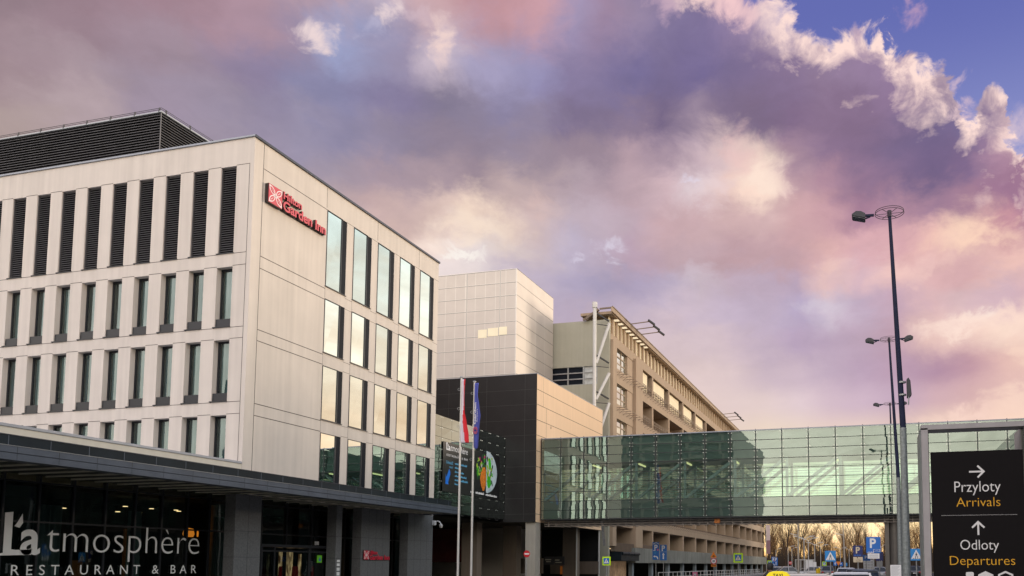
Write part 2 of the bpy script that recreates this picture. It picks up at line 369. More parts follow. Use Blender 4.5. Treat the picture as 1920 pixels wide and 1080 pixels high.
class M:
    def __init__(s):
        s.v, s.f, s.m = [], [], []

    def face(s, pts, mi=0):
        b = len(s.v)
        s.v += [tuple(p) for p in pts]
        s.f.append(tuple(range(b, b + len(pts))))
        s.m.append(mi)

    def box(s, x0, x1, y0, y1, z0, z1, mi=0):
        b = len(s.v)
        s.v += [(x0, y0, z0), (x1, y0, z0), (x1, y1, z0), (x0, y1, z0), (x0, y0, z1), (x1, y0, z1), (x1, y1, z1), (x0, y1, z1)]
        for q in ((0, 3, 2, 1), (4, 5, 6, 7), (0, 1, 5, 4), (1, 2, 6, 5), (2, 3, 7, 6), (3, 0, 4, 7)):
            s.f.append(tuple(b + i for i in q))
            s.m.append(mi)

    def bar(s, p, q, w, h=None, mi=0):
        p, q = Vector(p), Vector(q)
        h = h or w
        d = (q - p).normalized()
        u = d.cross(Vector((0, 0, 1)))
        if u.length < 1e-3:
            u = Vector((1, 0, 0))
        u.normalize()
        v = u.cross(d).normalized()
        b = len(s.v)
        for e in (p, q):
            for a, c in ((-1, -1), (1, -1), (1, 1), (-1, 1)):
                s.v.append(tuple(e + u * a * w / 2 + v * c * h / 2))
        for k in ((3, 2, 1, 0), (4, 5, 6, 7), (0, 1, 5, 4), (1, 2, 6, 5), (2, 3, 7, 6), (3, 0, 4, 7)):
            s.f.append(tuple(b + i for i in k))
            s.m.append(mi)

    def tube(s, p, q, r, n=10, r2=None, mi=0, caps=True):
        p, q = Vector(p), Vector(q)
        r2 = r if r2 is None else r2
        d = (q - p).normalized()
        u = d.cross(Vector((0, 0, 1)))
        if u.length < 1e-3:
            u = Vector((1, 0, 0))
        u.normalize()
        v = d.cross(u).normalized()
        b = len(s.v)
        for e, rr in ((p, r), (q, r2)):
            for k in range(n):
                a = 2 * math.pi * k / n
                s.v.append(tuple(e + u * rr * math.cos(a) + v * rr * math.sin(a)))
        for k in range(n):
            s.f.append((b + k, b + (k + 1) % n, b + n + (k + 1) % n, b + n + k))
            s.m.append(mi)
        if caps:
            s.f.append(tuple(b + n - 1 - k for k in range(n)))
            s.f.append(tuple(b + n + k for k in range(n)))
            s.m += [mi, mi]

    def path(s, pts, r, n=6, mi=0):
        for a, c in zip(pts[:-1], pts[1:]):
            s.tube(a, c, r, n, mi=mi)

    def prism(s, poly, o, u, v, nrm, t, mi=0):
        """flat 2-D polygon (list of (a, b)) laid at o with axes u, v, thickness t along nrm"""
        o, u, v, nrm = Vector(o), Vector(u), Vector(v), Vector(nrm)
        k = len(poly)
        b = len(s.v)
        for e in (0, t):
            for a, c in poly:
                s.v.append(tuple(o + u * a + v * c + nrm * e))
        s.f.append(tuple(b + k + i for i in range(k)))
        s.f.append(tuple(b + k - 1 - i for i in range(k)))
        s.m += [mi, mi]
        for i in range(k):
            j = (i + 1) % k
            s.f.append((b + i, b + j, b + k + j, b + k + i))
            s.m.append(mi)

    def lathe(s, prof, c=(0, 0, 0), n=14, mi=0):
        b = len(s.v)
        for r, z in prof:
            for k in range(n):
                a = 2 * math.pi * k / n
                s.v.append((c[0] + r * math.cos(a), c[1] + r * math.sin(a), c[2] + z))
        for i in range(len(prof) - 1):
            for k in range(n):
                s.f.append((b + i * n + k, b + i * n + (k + 1) % n, b + (i + 1) * n + (k + 1) % n, b + (i + 1) * n + k))
                s.m.append(mi)

    def build(s, name, mats, parent=None, world=True, smooth=False, bevel=0, fix=True):
        me = bpy.data.meshes.new(name)
        me.from_pydata(s.v, [], s.f)
        if not isinstance(mats, (list, tuple)):
            mats = [mats]
        for m in mats:
            me.materials.append(m)
        if len(mats) > 1:
            me.polygons.foreach_set('material_index', s.m)
        if fix:
            bm = bmesh.new()
            bm.from_mesh(me)
            bmesh.ops.remove_doubles(bm, verts=bm.verts, dist=1e-5)
            bmesh.ops.recalc_face_normals(bm, faces=bm.faces)
            bm.to_mesh(me)
            bm.free()
        if smooth:
            me.polygons.foreach_set('use_smooth', [True] * len(me.polygons))
        me.update()
        o = bpy.data.objects.new(name, me)
        COL.objects.link(o)
        if bevel:
            md = o.modifiers.new('bevel', 'BEVEL')
            md.width = bevel
            md.segments = 2
            md.limit_method = 'ANGLE'
            md.angle_limit = R(40)
        if parent is not None:
            o.parent = parent
            if world:
                o.location = -WO.get(parent.name, Vector((0, 0, 0)))
        WO[o.name] = Vector((0, 0, 0))
        return o


def text(m, s, o, u, v, nrm, box, t=0.01, bold=0.0, mi=0, spacing=1.0):
    """text fitted into box (a0, a1, b0, b1) measured along u, v from o, added to mesh m"""
    c = bpy.data.curves.new('text', 'FONT')
    c.body = s
    c.offset = bold
    c.space_character = spacing
    c.resolution_u = 5
    ob = bpy.data.objects.new('text', c)
    COL.objects.link(ob)
    dg = bpy.context.evaluated_depsgraph_get()
    dg.update()
    me = bpy.data.meshes.new_from_object(ob.evaluated_get(dg))
    bpy.data.objects.remove(ob)
    xs = [p.co.x for p in me.vertices]
    ys = [p.co.y for p in me.vertices]
    x0, x1, y0, y1 = min(xs), max(xs), min(ys), max(ys)
    a0, a1, b0, b1 = box
    if a1 is None:
        a1 = a0 + (x1 - x0) * (b1 - b0) / (y1 - y0)
    o, u, v, nrm = Vector(o), Vector(u), Vector(v), Vector(nrm)
    b = len(m.v)
    P = []
    for p in me.vertices:
        P.append(o + u * (a0 + (p.co.x - x0) / (x1 - x0) * (a1 - a0)) + v * (b0 + (p.co.y - y0) / (y1 - y0) * (b1 - b0)))
    k = len(P)
    for e in (t, 0):
        m.v += [tuple(q + nrm * e) for q in P]
    edges = {}
    for f in me.polygons:
        vs = list(f.vertices)
        m.f.append(tuple(b + i for i in vs))
        m.m.append(mi)
        for i, j in zip(vs, vs[1:] + vs[:1]):
            edges[(i, j)] = 1
    for (i, j) in edges:
        if (j, i) not in edges:
            m.f.append((b + i, b + j, b + k + j, b + k + i))
            m.m.append(mi)
    bpy.data.meshes.remove(me)


PX, PY, F = 1226.0, 932.0, 1556.0
TH, PH = R(4.70), R(15.03)


def at(px, py, Y):
    """the point at distance Y down the street seen in that direction from the pavement"""
    x = (px - PX) / F
    u = -(py - PY) / F
    fh = math.cos(TH) - u * math.sin(TH)
    z = math.sin(TH) + u * math.cos(TH)
    d = Vector((x * math.cos(PH) - fh * math.sin(PH), x * math.sin(PH) + fh * math.cos(PH), z))
    return d * (Y / d.y) + Vector((0, 0, EYE))


# ---------------------------------------------------------------- materials
def mat(name, col, rough=0.6, metal=0.0, var=0.12, scale=1.5, bump=0.0, bscale=30.0, streak=0.0, spec=0.5, emit=None, estr=0.0, stretch=(1, 1, 1), coat=0.0):
    m = bpy.data.materials.new(name)
    m.use_nodes = True
    nt = m.node_tree
    N, L = nt.nodes, nt.links
    p = N['Principled BSDF']
    p.inputs['Roughness'].default_value = rough
    p.inputs['Metallic'].default_value = metal
    p.inputs['Specular IOR Level'].default_value = spec
    p.inputs['Coat Weight'].default_value = coat
    c = tuple(col[:3]) + (1,)
    p.inputs['Base Color'].default_value = c
    tc = N.new('ShaderNodeTexCoord')
    if var > 0:
        mp = N.new('ShaderNodeMapping')
        mp.inputs['Scale'].default_value = stretch
        L.new(tc.outputs['Object'], mp.inputs[0])
        t = N.new('ShaderNodeTexNoise')
        t.inputs['Scale'].default_value = scale
        t.inputs['Detail'].default_value = 6
        t.inputs['Roughness'].default_value = 0.6
        L.new(mp.outputs[0], t.inputs['Vector'])
        fac = t.outputs['Fac']
        if streak > 0:
            mp2 = N.new('ShaderNodeMapping')
            mp2.inputs['Scale'].default_value = (2.2, 2.2, 0.10)
            L.new(tc.outputs['Object'], mp2.inputs[0])
            t2 = N.new('ShaderNodeTexNoise')
            t2.inputs['Scale'].default_value = 1.6
            t2.inputs['Detail'].default_value = 5
            L.new(mp2.outputs[0], t2.inputs['Vector'])
            mm = N.new('ShaderNodeMix')
            mm.data_type = 'FLOAT'
            mm.inputs[0].default_value = streak
            L.new(fac, mm.inputs[2])
            L.new(t2.outputs['Fac'], mm.inputs[3])
            fac = mm.outputs[0]
        mr = N.new('ShaderNodeMapRange')
        mr.inputs[1].default_value = 0.3
        mr.inputs[2].default_value = 0.7
        mr.inputs[3].default_value = 1 - var
        mr.inputs[4].default_value = 1 + var
        L.new(fac, mr.inputs[0])
        vm = N.new('ShaderNodeVectorMath')
        vm.operation = 'SCALE'
        vm.inputs[0].default_value = c[:3]
        L.new(mr.outputs[0], vm.inputs['Scale'])
        L.new(vm.outputs[0], p.inputs['Base Color'])
    if bump > 0:
        t = N.new('ShaderNodeTexNoise')
        t.inputs['Scale'].default_value = bscale
        t.inputs['Detail'].default_value = 4
        L.new(tc.outputs['Object'], t.inputs['Vector'])
        b = N.new('ShaderNodeBump')
        b.inputs['Strength'].default_value = bump
        b.inputs['Distance'].default_value = 0.02
        L.new(t.outputs['Fac'], b.inputs['Height'])
        L.new(b.outputs[0], p.inputs['Normal'])
    if emit:
        p.inputs['Emission Color'].default_value = tuple(emit[:3]) + (1,)
        p.inputs['Emission Strength'].default_value = estr
    return m


def glass(name, tint, refl=0.12, gloss=(0.9, 0.95, 0.95), rough=0.0, wob=0.02, wscale=0.6, grazing=1.0):
    """architectural pane: tinted see-through layer plus a mirror layer that grows at grazing angles"""
    m = bpy.data.materials.new(name)
    m.use_nodes = True
    nt = m.node_tree
    N, L = nt.nodes, nt.links
    N.clear()
    out = N.new('ShaderNodeOutputMaterial')
    tr = N.new('ShaderNodeBsdfTransparent')
    tr.inputs[0].default_value = tuple(tint) + (1,)
    gl = N.new('ShaderNodeBsdfGlossy')
    gl.inputs['Color'].default_value = tuple(gloss) + (1,)
    gl.inputs['Roughness'].default_value = rough
    tc = N.new('ShaderNodeTexCoord')
    t = N.new('ShaderNodeTexNoise')
    t.inputs['Scale'].default_value = wscale
    t.inputs['Detail'].default_value = 1
    L.new(tc.outputs['Object'], t.inputs['Vector'])
    b = N.new('ShaderNodeBump')
    b.inputs['Strength'].default_value = 1.0
    b.inputs['Distance'].default_value = wob
    L.new(t.outputs['Fac'], b.inputs['Height'])
    L.new(b.outputs[0], gl.inputs['Normal'])
    fr = N.new('ShaderNodeFresnel')
    fr.inputs['IOR'].default_value = 1.5
    ma = N.new('ShaderNodeMath')
    ma.operation = 'MULTIPLY_ADD'
    ma.use_clamp = True
    L.new(fr.outputs[0], ma.inputs[0])
    ma.inputs[1].default_value = grazing
    ma.inputs[2].default_value = refl
    mx = N.new('ShaderNodeMixShader')
    L.new(ma.outputs[0], mx.inputs[0])
    L.new(tr.outputs[0], mx.inputs[1])
    L.new(gl.outputs[0], mx.inputs[2])
    L.new(mx.outputs[0], out.inputs[0])
    return m


MT = {}
MT['stucco'] = mat('cream_stucco', (0.67, 0.605, 0.535), 0.85, var=0.095, scale=0.7, bump=0.25, bscale=45, streak=0.6, spec=0.2)
MT['stucco_dark'] = mat('joint_shadow_gap', (0.10, 0.085, 0.075), 0.9, var=0)
MT['parapet'] = mat('pale_yellow_render', (0.68, 0.63, 0.53), 0.85, var=0.06, scale=0.7, streak=0.6, bump=0.2, spec=0.2)
MT['cap'] = mat('grey_coping_metal', (0.30, 0.32, 0.36), 0.45, 0.3, var=0.08)
MT['capdark'] = mat('dark_coping_metal', (0.05, 0.055, 0.075), 0.4, 0.5, var=0.08)
MT['louvre'] = mat('charcoal_louvre', (0.125, 0.122, 0.125), 0.5, 0.0, var=0.15)
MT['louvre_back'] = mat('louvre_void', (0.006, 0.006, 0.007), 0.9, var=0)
MT['anthracite'] = mat('anthracite_frame', (0.022, 0.024, 0.030), 0.4, 0.3, var=0.1)
MT['blackpanel'] = mat('blue_black_panel', (0.008, 0.011, 0.017), 0.6, 0.0, var=0.1, spec=0.12)
MT['curtain'] = mat('grey_green_curtain', (0.25, 0.34, 0.35), 0.9, var=0.2, scale=1.2, stretch=(1, 1, 0.1))
MT['curtain_blue'] = mat('grey_blue_curtain', (0.17, 0.25, 0.28), 0.9, var=0.2, scale=1.2, stretch=(1, 1, 0.1))
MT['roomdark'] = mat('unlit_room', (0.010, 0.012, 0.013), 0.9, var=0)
MT['zinc'] = mat('blue_grey_zinc', (0.078, 0.094, 0.122), 0.5, 0.15, var=0.18, scale=1.2, bump=0.05)
MT['zinc2'] = mat('dark_zinc_strip', (0.012, 0.019, 0.025), 0.5, 0.0, spec=0.2, var=0.25, scale=0.8)
MT['seam'] = mat('pale_metal_seam', (0.30, 0.32, 0.34), 0.4, 0.6, var=0)
MT['soffit'] = mat('dark_soffit', (0.018, 0.022, 0.018), 0.6, 0.0, var=0.15)
MT['slat'] = mat('soffit_slat', (0.55, 0.53, 0.45), 0.6, 0.0, var=0.1)
MT['granite'] = mat('grey_granite_cladding', (0.125, 0.129, 0.136), 0.55, var=0.25, scale=14, bump=0.1, bscale=60)
MT['granite_joint'] = mat('granite_joint', (0.03, 0.03, 0.03), 0.9, var=0)
MT['white'] = mat('white_vinyl', (0.80, 0.80, 0.80), 0.5, var=0.03)
MT['letter'] = mat('bright_white_letter_vinyl', (0.92, 0.92, 0.92), 0.5, var=0)
MT['red'] = mat('red_acrylic', (0.56, 0.022, 0.05), 0.4, var=0.05, coat=0.3, emit=(0.9, 0.03, 0.07), estr=0.03)
MT['reddark'] = mat('sign_return_dark', (0.030, 0.020, 0.018), 0.5, var=0.05)
MT['pinkline'] = mat('white_leaf_line', (0.82, 0.70, 0.70), 0.5, var=0)
MT['black_panel'] = mat('black_fine_mesh_cladding', (0.020, 0.0185, 0.019), 0.45, 0.3, var=0.14, scale=0.9)
MT['black_joint'] = mat('black_joint', (0.065, 0.062, 0.060), 0.5, 0.3, var=0)
MT['tan'] = mat('tan_metal_cladding', (0.76, 0.55, 0.36), 0.65, 0.0, spec=0.2, var=0.05, scale=0.5, streak=0.6)
MT['tan_joint'] = mat('tan_joint', (0.09, 0.065, 0.05), 0.8, var=0)
MT['mesh'] = mat('silver_perforated_metal', (0.57, 0.515, 0.46), 0.45, 0.25, var=0.05, scale=0.6)
MT['mesh_joint'] = mat('silver_joint', (0.70, 0.66, 0.60), 0.4, 0.2, var=0)
MT['mesh_gap'] = mat('silver_gap', (0.12, 0.115, 0.11), 0.6, var=0)
MT['sage'] = mat('sage_render', (0.40, 0.385, 0.30), 0.85, var=0.09, scale=0.8, streak=0.5, bump=0.2)
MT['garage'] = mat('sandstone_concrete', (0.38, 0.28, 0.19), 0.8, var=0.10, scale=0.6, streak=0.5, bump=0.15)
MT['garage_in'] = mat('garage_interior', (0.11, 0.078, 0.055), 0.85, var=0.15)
MT['blind'] = mat('cream_roller_blind', (0.82, 0.70, 0.47), 0.7, var=0.06)
MT['steel'] = mat('galvanised_steel', (0.34, 0.35, 0.35), 0.42, 0.6, var=0.22, scale=9)
MT['steeldark'] = mat('dark_steel', (0.05, 0.05, 0.055), 0.5, 0.5, var=0.1)
MT['pipes'] = mat('dusty_steel_pipes', (0.26, 0.23, 0.20), 0.6, 0.2, var=0.2, scale=3)
MT['railing'] = mat('brown_railing', (0.20, 0.15, 0.11), 0.6, 0.3, var=0.1)
MT['whitesteel'] = mat('white_painted_steel', (0.60, 0.585, 0.55), 0.5, 0.1, var=0.06)
MT['concrete'] = mat('fair_faced_concrete', (0.36, 0.34, 0.29), 0.8, var=0.14, scale=0.9, streak=0.6, bump=0.2)
MT['concrete_dark'] = mat('shade_toned_concrete', (0.17, 0.135, 0.105), 0.85, var=0.14, scale=0.9, streak=0.6)  # same concrete with the underpass shade and warm light in its colour
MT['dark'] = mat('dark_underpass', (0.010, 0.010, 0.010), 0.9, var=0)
MT['redwall'] = mat('dark_red_wall', (0.085, 0.008, 0.010), 0.8, var=0.15)
MT['asphalt'] = mat('asphalt', (0.05, 0.05, 0.052), 0.85, var=0.2, scale=2.0, bump=0.2, bscale=60)
MT['paving'] = mat('paving', (0.22, 0.21, 0.20), 0.85, var=0.15, scale=3.0)
MT['kerb'] = mat('kerb_stone', (0.30, 0.29, 0.28), 0.8, var=0.1)
MT['paint'] = mat('road_paint', (0.75, 0.74, 0.70), 0.7, var=0.1)
MT['grass'] = mat('dry_grass', (0.13, 0.11, 0.05), 0.9, var=0.35, scale=0.6)
MT['g_bridge'] = glass('sea_green_glass', (0.66, 0.845, 0.79), 0.20, (0.79, 0.915, 0.845), wob=0.0012, wscale=0.9)
MT['g_mirror'] = glass('mirror_glass', (0.10, 0.14, 0.14), 0.72, (0.84, 0.96, 0.94), wob=0.003, wscale=0.5)
MT['g_box'] = glass('dark_mirror_glass', (0.05, 0.07, 0.075), 0.33, (0.82, 0.97, 0.96), wob=0.002, wscale=0.7)
MT['g_win'] = glass('clear_window_glass', (0.62, 0.76, 0.76), 0.10, (0.78, 0.94, 0.95), wob=0.004, wscale=1.0)
MT['g_dark'] = glass('dark_shop_glass', (0.50, 0.55, 0.52), 0.03, (0.7, 0.8, 0.8), wob=0.002, wscale=0.8)
MT['spandrel'] = mat('blue_black_spandrel_glass', (0.012, 0.015, 0.018), 0.12, 0.0, var=0.1)
MT['bridge_pale'] = mat('grey_green_panel', (0.20, 0.23, 0.21), 0.7, var=0.05)
MT['bridge_floor'] = mat('grey_spandrel_panel', (0.20, 0.205, 0.195), 0.6, var=0.05)
MT['joint'] = mat('black_glazing_gasket', (0.018, 0.022, 0.022), 0.5, var=0)
MT['fix'] = mat('stainless_fixing', (0.72, 0.72, 0.70), 0.25, 0.8, var=0)
MT['warm'] = mat('warm_lamp', (0.9, 0.6, 0.2), 0.5, var=0, emit=(1.0, 0.30, 0.03), estr=0.9)
MT['spot'] = mat('ceiling_spot', (0.9, 0.7, 0.4), 0.5, var=0, emit=(1.0, 0.72, 0.36), estr=3.0)
MT['tubelamp'] = mat('yellow_tube_lamp', (0.9, 0.85, 0.5), 0.5, var=0, emit=(1.0, 0.88, 0.40), estr=0.9)
MT['lobby'] = mat('lobby_lamplight_glow', (0.55, 0.36, 0.22), 0.7, var=0.5, scale=2.5)
_n = MT['lobby'].node_tree
_t = _n.nodes.new('ShaderNodeTexNoise')
_t.inputs['Scale'].default_value = 3.0
_t.inputs['Detail'].default_value = 5
_m = _n.nodes.new('ShaderNodeMapping')
_m.inputs['Scale'].default_value = (1, 2.2, 0.7)
_c = _n.nodes.new('ShaderNodeTexCoord')
_r = _n.nodes.new('ShaderNodeValToRGB')
_r.color_ramp.elements[0].position = 0.38
_r.color_ramp.elements[0].color = (0.06, 0.025, 0.01, 1)
_r.color_ramp.elements[1].position = 0.66
_r.color_ramp.elements[1].color = (1.0, 0.66, 0.36, 1)
_n.links.new(_c.outputs['Object'], _m.inputs[0])
_n.links.new(_m.outputs[0], _t.inputs['Vector'])
_n.links.new(_t.outputs['Fac'], _r.inputs[0])
_n.links.new(_r.outputs[0], _n.nodes['Principled BSDF'].inputs['Emission Color'])
_n.nodes['Principled BSDF'].inputs['Emission Strength'].default_value = 1.1  # interior lamplight put into the lobby wall as patchy emission

# ---------------------------------------------------------------- ground
def sheet(name, x0, x1, y0, y1, z, m):
    q = M()
    q.face([(x0, y0, z), (x1, y0, z), (x1, y1, z), (x0, y1, z)])
    return tag(q.build(name, m), kind='structure')


sheet('ground', -2500, 2500, -2500, 2500, 0.0, MT['grass'])
sheet('road', -19.0, -4.5, -60, 195, 0.006, MT['asphalt'])
sheet('car_park', -4.5, 26, 70, 195, 0.005, MT['asphalt'])
q = M()
q.box(-4.5, 14, -60, 66, -0.1, 0.12)
tag(q.build('pavement', MT['paving']), kind='structure')
q = M()
q.box(-23.5, -19.15, -60, 195, -0.1, 0.12)
tag(q.build('forecourt', MT['paving']), kind='structure')
q = M()
q.box(-19.15, -19.0, -60, 195, -0.1, 0.13)
q.box(-4.65, -4.5, -60, 66, -0.1, 0.13)
tag(q.build('kerb', MT['kerb']), kind='structure')
q = M()
for k in range(40):
    q.box(-11.85, -11.7, -40 + k * 6, -37 + k * 6, 0.0, 0.010)
for k in range(9):
    q.box(-18.4 + k * 1.5, -17.7 + k * 1.5, 52, 56, 0.0, 0.010)
tag(q.build('road_markings', MT['paint']), kind='structure')

# ---------------------------------------------------------------- hotel
XH, YH, YE, ZR = -26.62, 30.0, 46.24, 20.92
hotel = thing('hotel_building', 'cream hotel block with rows of narrow dark windows and a black louvred roof room', 'hotel', (-38, 38, 0))


def wall_grid(m, P, u0, u1, w0, w1, ops, depth, mi=0):
    us = sorted({u0, u1} | {o[0] for o in ops} | {o[1] for o in ops})
    ws = sorted({w0, w1} | {o[2] for o in ops} | {o[3] for o in ops})
    for a, b in zip(us[:-1], us[1:]):
        for c, d in zip(ws[:-1], ws[1:]):
            mu, mw = (a + b) / 2, (c + d) / 2
            if any(o[0] < mu < o[1] and o[2] < mw < o[3] for o in ops):
                continue
            m.face([P(a, c, 0), P(b, c, 0), P(b, d, 0), P(a, d, 0)], mi)
    for a, b, c, d in ops:
        m.face([P(a, c, 0), P(b, c, 0), P(b, c, depth), P(a, c, depth)], mi)
        m.face([P(a, d, 0), P(b, d, 0), P(b, d, depth), P(a, d, depth)], mi)
        m.face([P(a, c, 0), P(a, d, 0), P(a, d, depth), P(a, c, depth)], mi)
        m.face([P(b, c, 0), P(b, d, 0), P(b, d, depth), P(b, c, depth)], mi)


PF = lambda u, w, d: (u, YH + d, w)
PS = lambda u, w, d: (XH - d, u, w)
NF, NS_ = 16, 5
fx = [(-28.39 - 1.541 * k, -27.55 - 1.541 * k) for k in range(NF)]
frows = [(12.28, 15.02), (8.92, 11.69), (5.55, 8.30)]
fo = [(a, b, 15.66, 19.68) for a, b in fx] + [(a, b, c, d) for a, b in fx for c, d in frows]
sy = [(35.16 + 2.222 * k, 36.80 + 2.222 * k) for k in range(NS_)]
srows = [(15.76, 19.71), (12.36, 15.11), (8.96, 11.69), (5.10, 8.29)]
sops = [(a, b, c, d) for a, b in sy for c, d in srows]
w = M()
wall_grid(w, PF, -54.0, XH, 5.3, ZR, fo, 0.40)
wall_grid(w, PS, YH, YE, 4.80, ZR, sops, 0.22)
w.face([(XH, YE, 4.8), (-54, YE, 4.8), (-54, YE, ZR), (XH, YE, ZR)])
w.face([(-54, YH, 5.3), (-54, YE, 5.3), (-54, YE, ZR), (-54, YH, ZR)])
w.face([(-54, YH, ZR - 0.1), (XH, YH, ZR - 0.1), (XH, YE, ZR - 0.1), (-54, YE, ZR - 0.1)])
w.face([(-54, YH, 5.3), (XH, YH, 5.3), (XH, YE, 4.8), (-54, YE, 4.8)])
w.build('wall', MT['stucco'], hotel, fix=False)
j = M()
for z in (19.71, 15.62, 15.06, 12.24, 11.73, 8.88, 8.34):
    e = 0.012
    segs = [(-26.85, -27.55)] + [(fx[k][0], fx[k + 1][1]) for k in range(NF - 1)]
    for b, a in segs:
        j.box(a, b, YH - 0.004, YH + 0.05, z - e, z + e)
    segs = [(30.6, sy[0][0])] + [(sy[k][1], sy[k + 1][0]) for k in range(NS_ - 1)] + [(sy[-1][1], YE - 0.01)]
    ee = 0.008
    for i, (a, b) in enumerate(segs):
        k = e * 1.3 if i == 0 else ee
        j.box(XH - 0.05, XH + 0.004, a, b, z - k, z + k)
j.box(-26.86, -26.838, YH - 0.005, YH + 0.05, 5.6, ZR - 1.2)
j.box(XH - 0.05, XH + 0.005, 30.575, 30.60, 4.85, ZR - 0.05)
for a in (35.10, 39.55, 43.9):
    j.box(XH - 0.05, XH + 0.005, a, a + 0.016, 19.8, ZR - 0.05)
for k in range(NS_):
    for (c0, d0), (c1, d1) in zip(srows[:-1], srows[1:]):
        j.box(XH - 0.05, XH + 0.0035, sy[k][0] - 0.006, sy[k][0] + 0.006, d1 + 0.03, c0 - 0.06)
j.build('joint_lines', MT['stucco_dark'], hotel, fix=False)
c = M()
c.box(-54.05, XH + 0.05, YH - 0.06, YH + 0.35, ZR, ZR + 0.085, 0)
c.box(XH - 0.32, XH + 0.08, YH + 0.352, YE + 0.05, ZR - 0.03, ZR + 0.085, 1)
c.box(XH + 0.052, XH + 0.08, YH - 0.05, YH + 0.351, ZR - 0.03, ZR + 0.087, 1)
c.build('roof_coping', [MT['cap'], MT['capdark']], hotel, bevel=0.01)
# dark room volumes behind the openings
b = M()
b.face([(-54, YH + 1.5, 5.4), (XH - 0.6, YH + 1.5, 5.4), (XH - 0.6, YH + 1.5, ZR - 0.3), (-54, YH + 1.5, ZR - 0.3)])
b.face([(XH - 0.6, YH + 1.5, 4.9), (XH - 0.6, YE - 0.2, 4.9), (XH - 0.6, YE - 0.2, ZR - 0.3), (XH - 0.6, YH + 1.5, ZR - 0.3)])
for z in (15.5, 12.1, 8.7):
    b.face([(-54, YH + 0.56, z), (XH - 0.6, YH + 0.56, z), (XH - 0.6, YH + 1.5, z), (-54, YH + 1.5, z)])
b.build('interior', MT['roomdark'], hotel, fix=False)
# louvre panels on the top floor
lv = M()
nsl = 38
for i in range(nsl):
    z = i * (4.0 / nsl)
    lv.face([(0.03, 0.14, z + 0.085), (0.81, 0.14, z + 0.085), (0.81, 0.06, z + 0.01), (0.03, 0.06, z + 0.01)], 0)
lv.box(0.0, 0.03, 0.05, 0.16, 0, 4.02, 0)
lv.box(0.81, 0.84, 0.05, 0.16, 0, 4.02, 0)
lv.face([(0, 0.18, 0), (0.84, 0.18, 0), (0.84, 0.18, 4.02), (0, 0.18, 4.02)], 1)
lv.box(-0.06, 0.86, -0.05, 0.10, -0.03, 0.006, 2)
lo = None
for a, bb in fx:
    if lo is None:
        lo = lv.build('louvre_panel', [MT['louvre'], MT['louvre_back'], MT['anthracite']], hotel, fix=False)
        o = lo
    else:
        o = dup(lo)
    o.location = Vector((a, YH, 15.66)) - WO[hotel.name]


def front_window(h, cur, seed):
    f = M()
    W_ = 0.84
    f.box(0.0, 0.085, 0.27, 0.37, 0.0, h)
    f.box(W_ - 0.06, W_, 0.27, 0.37, 0.0, h)
    f.box(0.085, W_ - 0.06, 0.27, 0.37, h - 0.09, h)
    f.box(0.085, W_ - 0.06, 0.27, 0.37, 0.0, 0.42)
    fr = f.build('window', MT['anthracite'], hotel, world=False)
    p = M()
    p.face([(0.085, 0.30, 0.42), (W_ - 0.06, 0.30, 0.42), (W_ - 0.06, 0.30, h - 0.09), (0.085, 0.30, h - 0.09)])
    p.build('pane', MT['g_win'], fr, world=False)
    s = M()
    s.box(0.004, W_ - 0.004, 0.05, 0.268, 0.004, 0.38)
    s.box(-0.07, W_ + 0.0, -0.06, 0.05, -0.025, 0.016)
    s.build('sill_panel', MT['anthracite'], fr, world=False)
    cu = M()
    rr = random.Random(seed)
    x = -0.35
    y = 0.47
    prev = None
    gap = rr.uniform(-0.1, 0.35)
    while x < W_ + 0.1:
        pt = (x, y + 0.05 * math.sin(x * 38 + rr.random()) + rr.uniform(-0.015, 0.015))
        if prev and not (gap < x < gap + 0.05):
            cu.face([(prev[0], prev[1], 0.3), (pt[0], pt[1], 0.3), (pt[0], pt[1], h - 0.02), (prev[0], prev[1], h - 0.02)])
        prev = pt
        x += 0.028
    cu.build('curtain', cur, fr, world=False, smooth=False)
    return fr


for r_, (c0, d0) in enumerate(frows):
    protos = [front_window(d0 - c0, MT['curtain'], 3 + r_), front_window(d0 - c0, MT['curtain_blue'], 9 + r_)]
    used = [0, 0]
    for k, (a, bb) in enumerate(fx):
        t = [0, 1, 0, 0, 1, 1, 0, 1, 0][(k + r_ * 2) % 9]
        o = protos[t] if not used[t] else dup(protos[t])
        used[t] = 1
        o.location = Vector((a, YH, c0)) - WO[hotel.name]


def side_window(h, L_):
    f = M()
    e = 0.025
    f.box(-0.06, 0.03, 0.0, e, 0.0, h)
    f.box(-0.06, 0.03, L_ - 0.44, L_ - 0.41, 0.0, h)
    f.box(-0.06, 0.03, e, L_ - 0.44, h - e, h)
    f.box(-0.06, 0.03, e, L_ - 0.44, 0.0, e)
    f.box(-0.05, 0.055, -0.03, L_ + 0.02, -0.03, -0.003)
    fr = f.build('side_window', MT['anthracite'], hotel, world=False)
    p = M()
    tl = [rnd.uniform(-0.003, 0.003) for _ in range(4)]
    p.face([(-0.012 + tl[0], e, e), (-0.012 + tl[1], L_ - 0.44, e), (-0.012 + tl[2], L_ - 0.44, h - e), (-0.012 + tl[3], e, h - e)])
    p.build('pane', MT['g_mirror'], fr, world=False)
    v = M()
    v.box(-0.08, -0.022, L_ - 0.41, L_, 0.0, h)
    v.build('vent_panel', MT['blackpanel'], fr, world=False)
    d = M()
    d.box(-0.55, -0.5, 0, L_, 0, h)
    d.build('curtain', MT['roomdark'], fr, world=False)  # near-black backing standing for the dark room behind the pane, not cloth
    return fr


for c0, d0 in srows:
    for k, (a, bb) in enumerate(sy):
        o = side_window(d0 - c0, bb - a)
        o.location = Vector((XH, a, c0)) - WO[hotel.name]

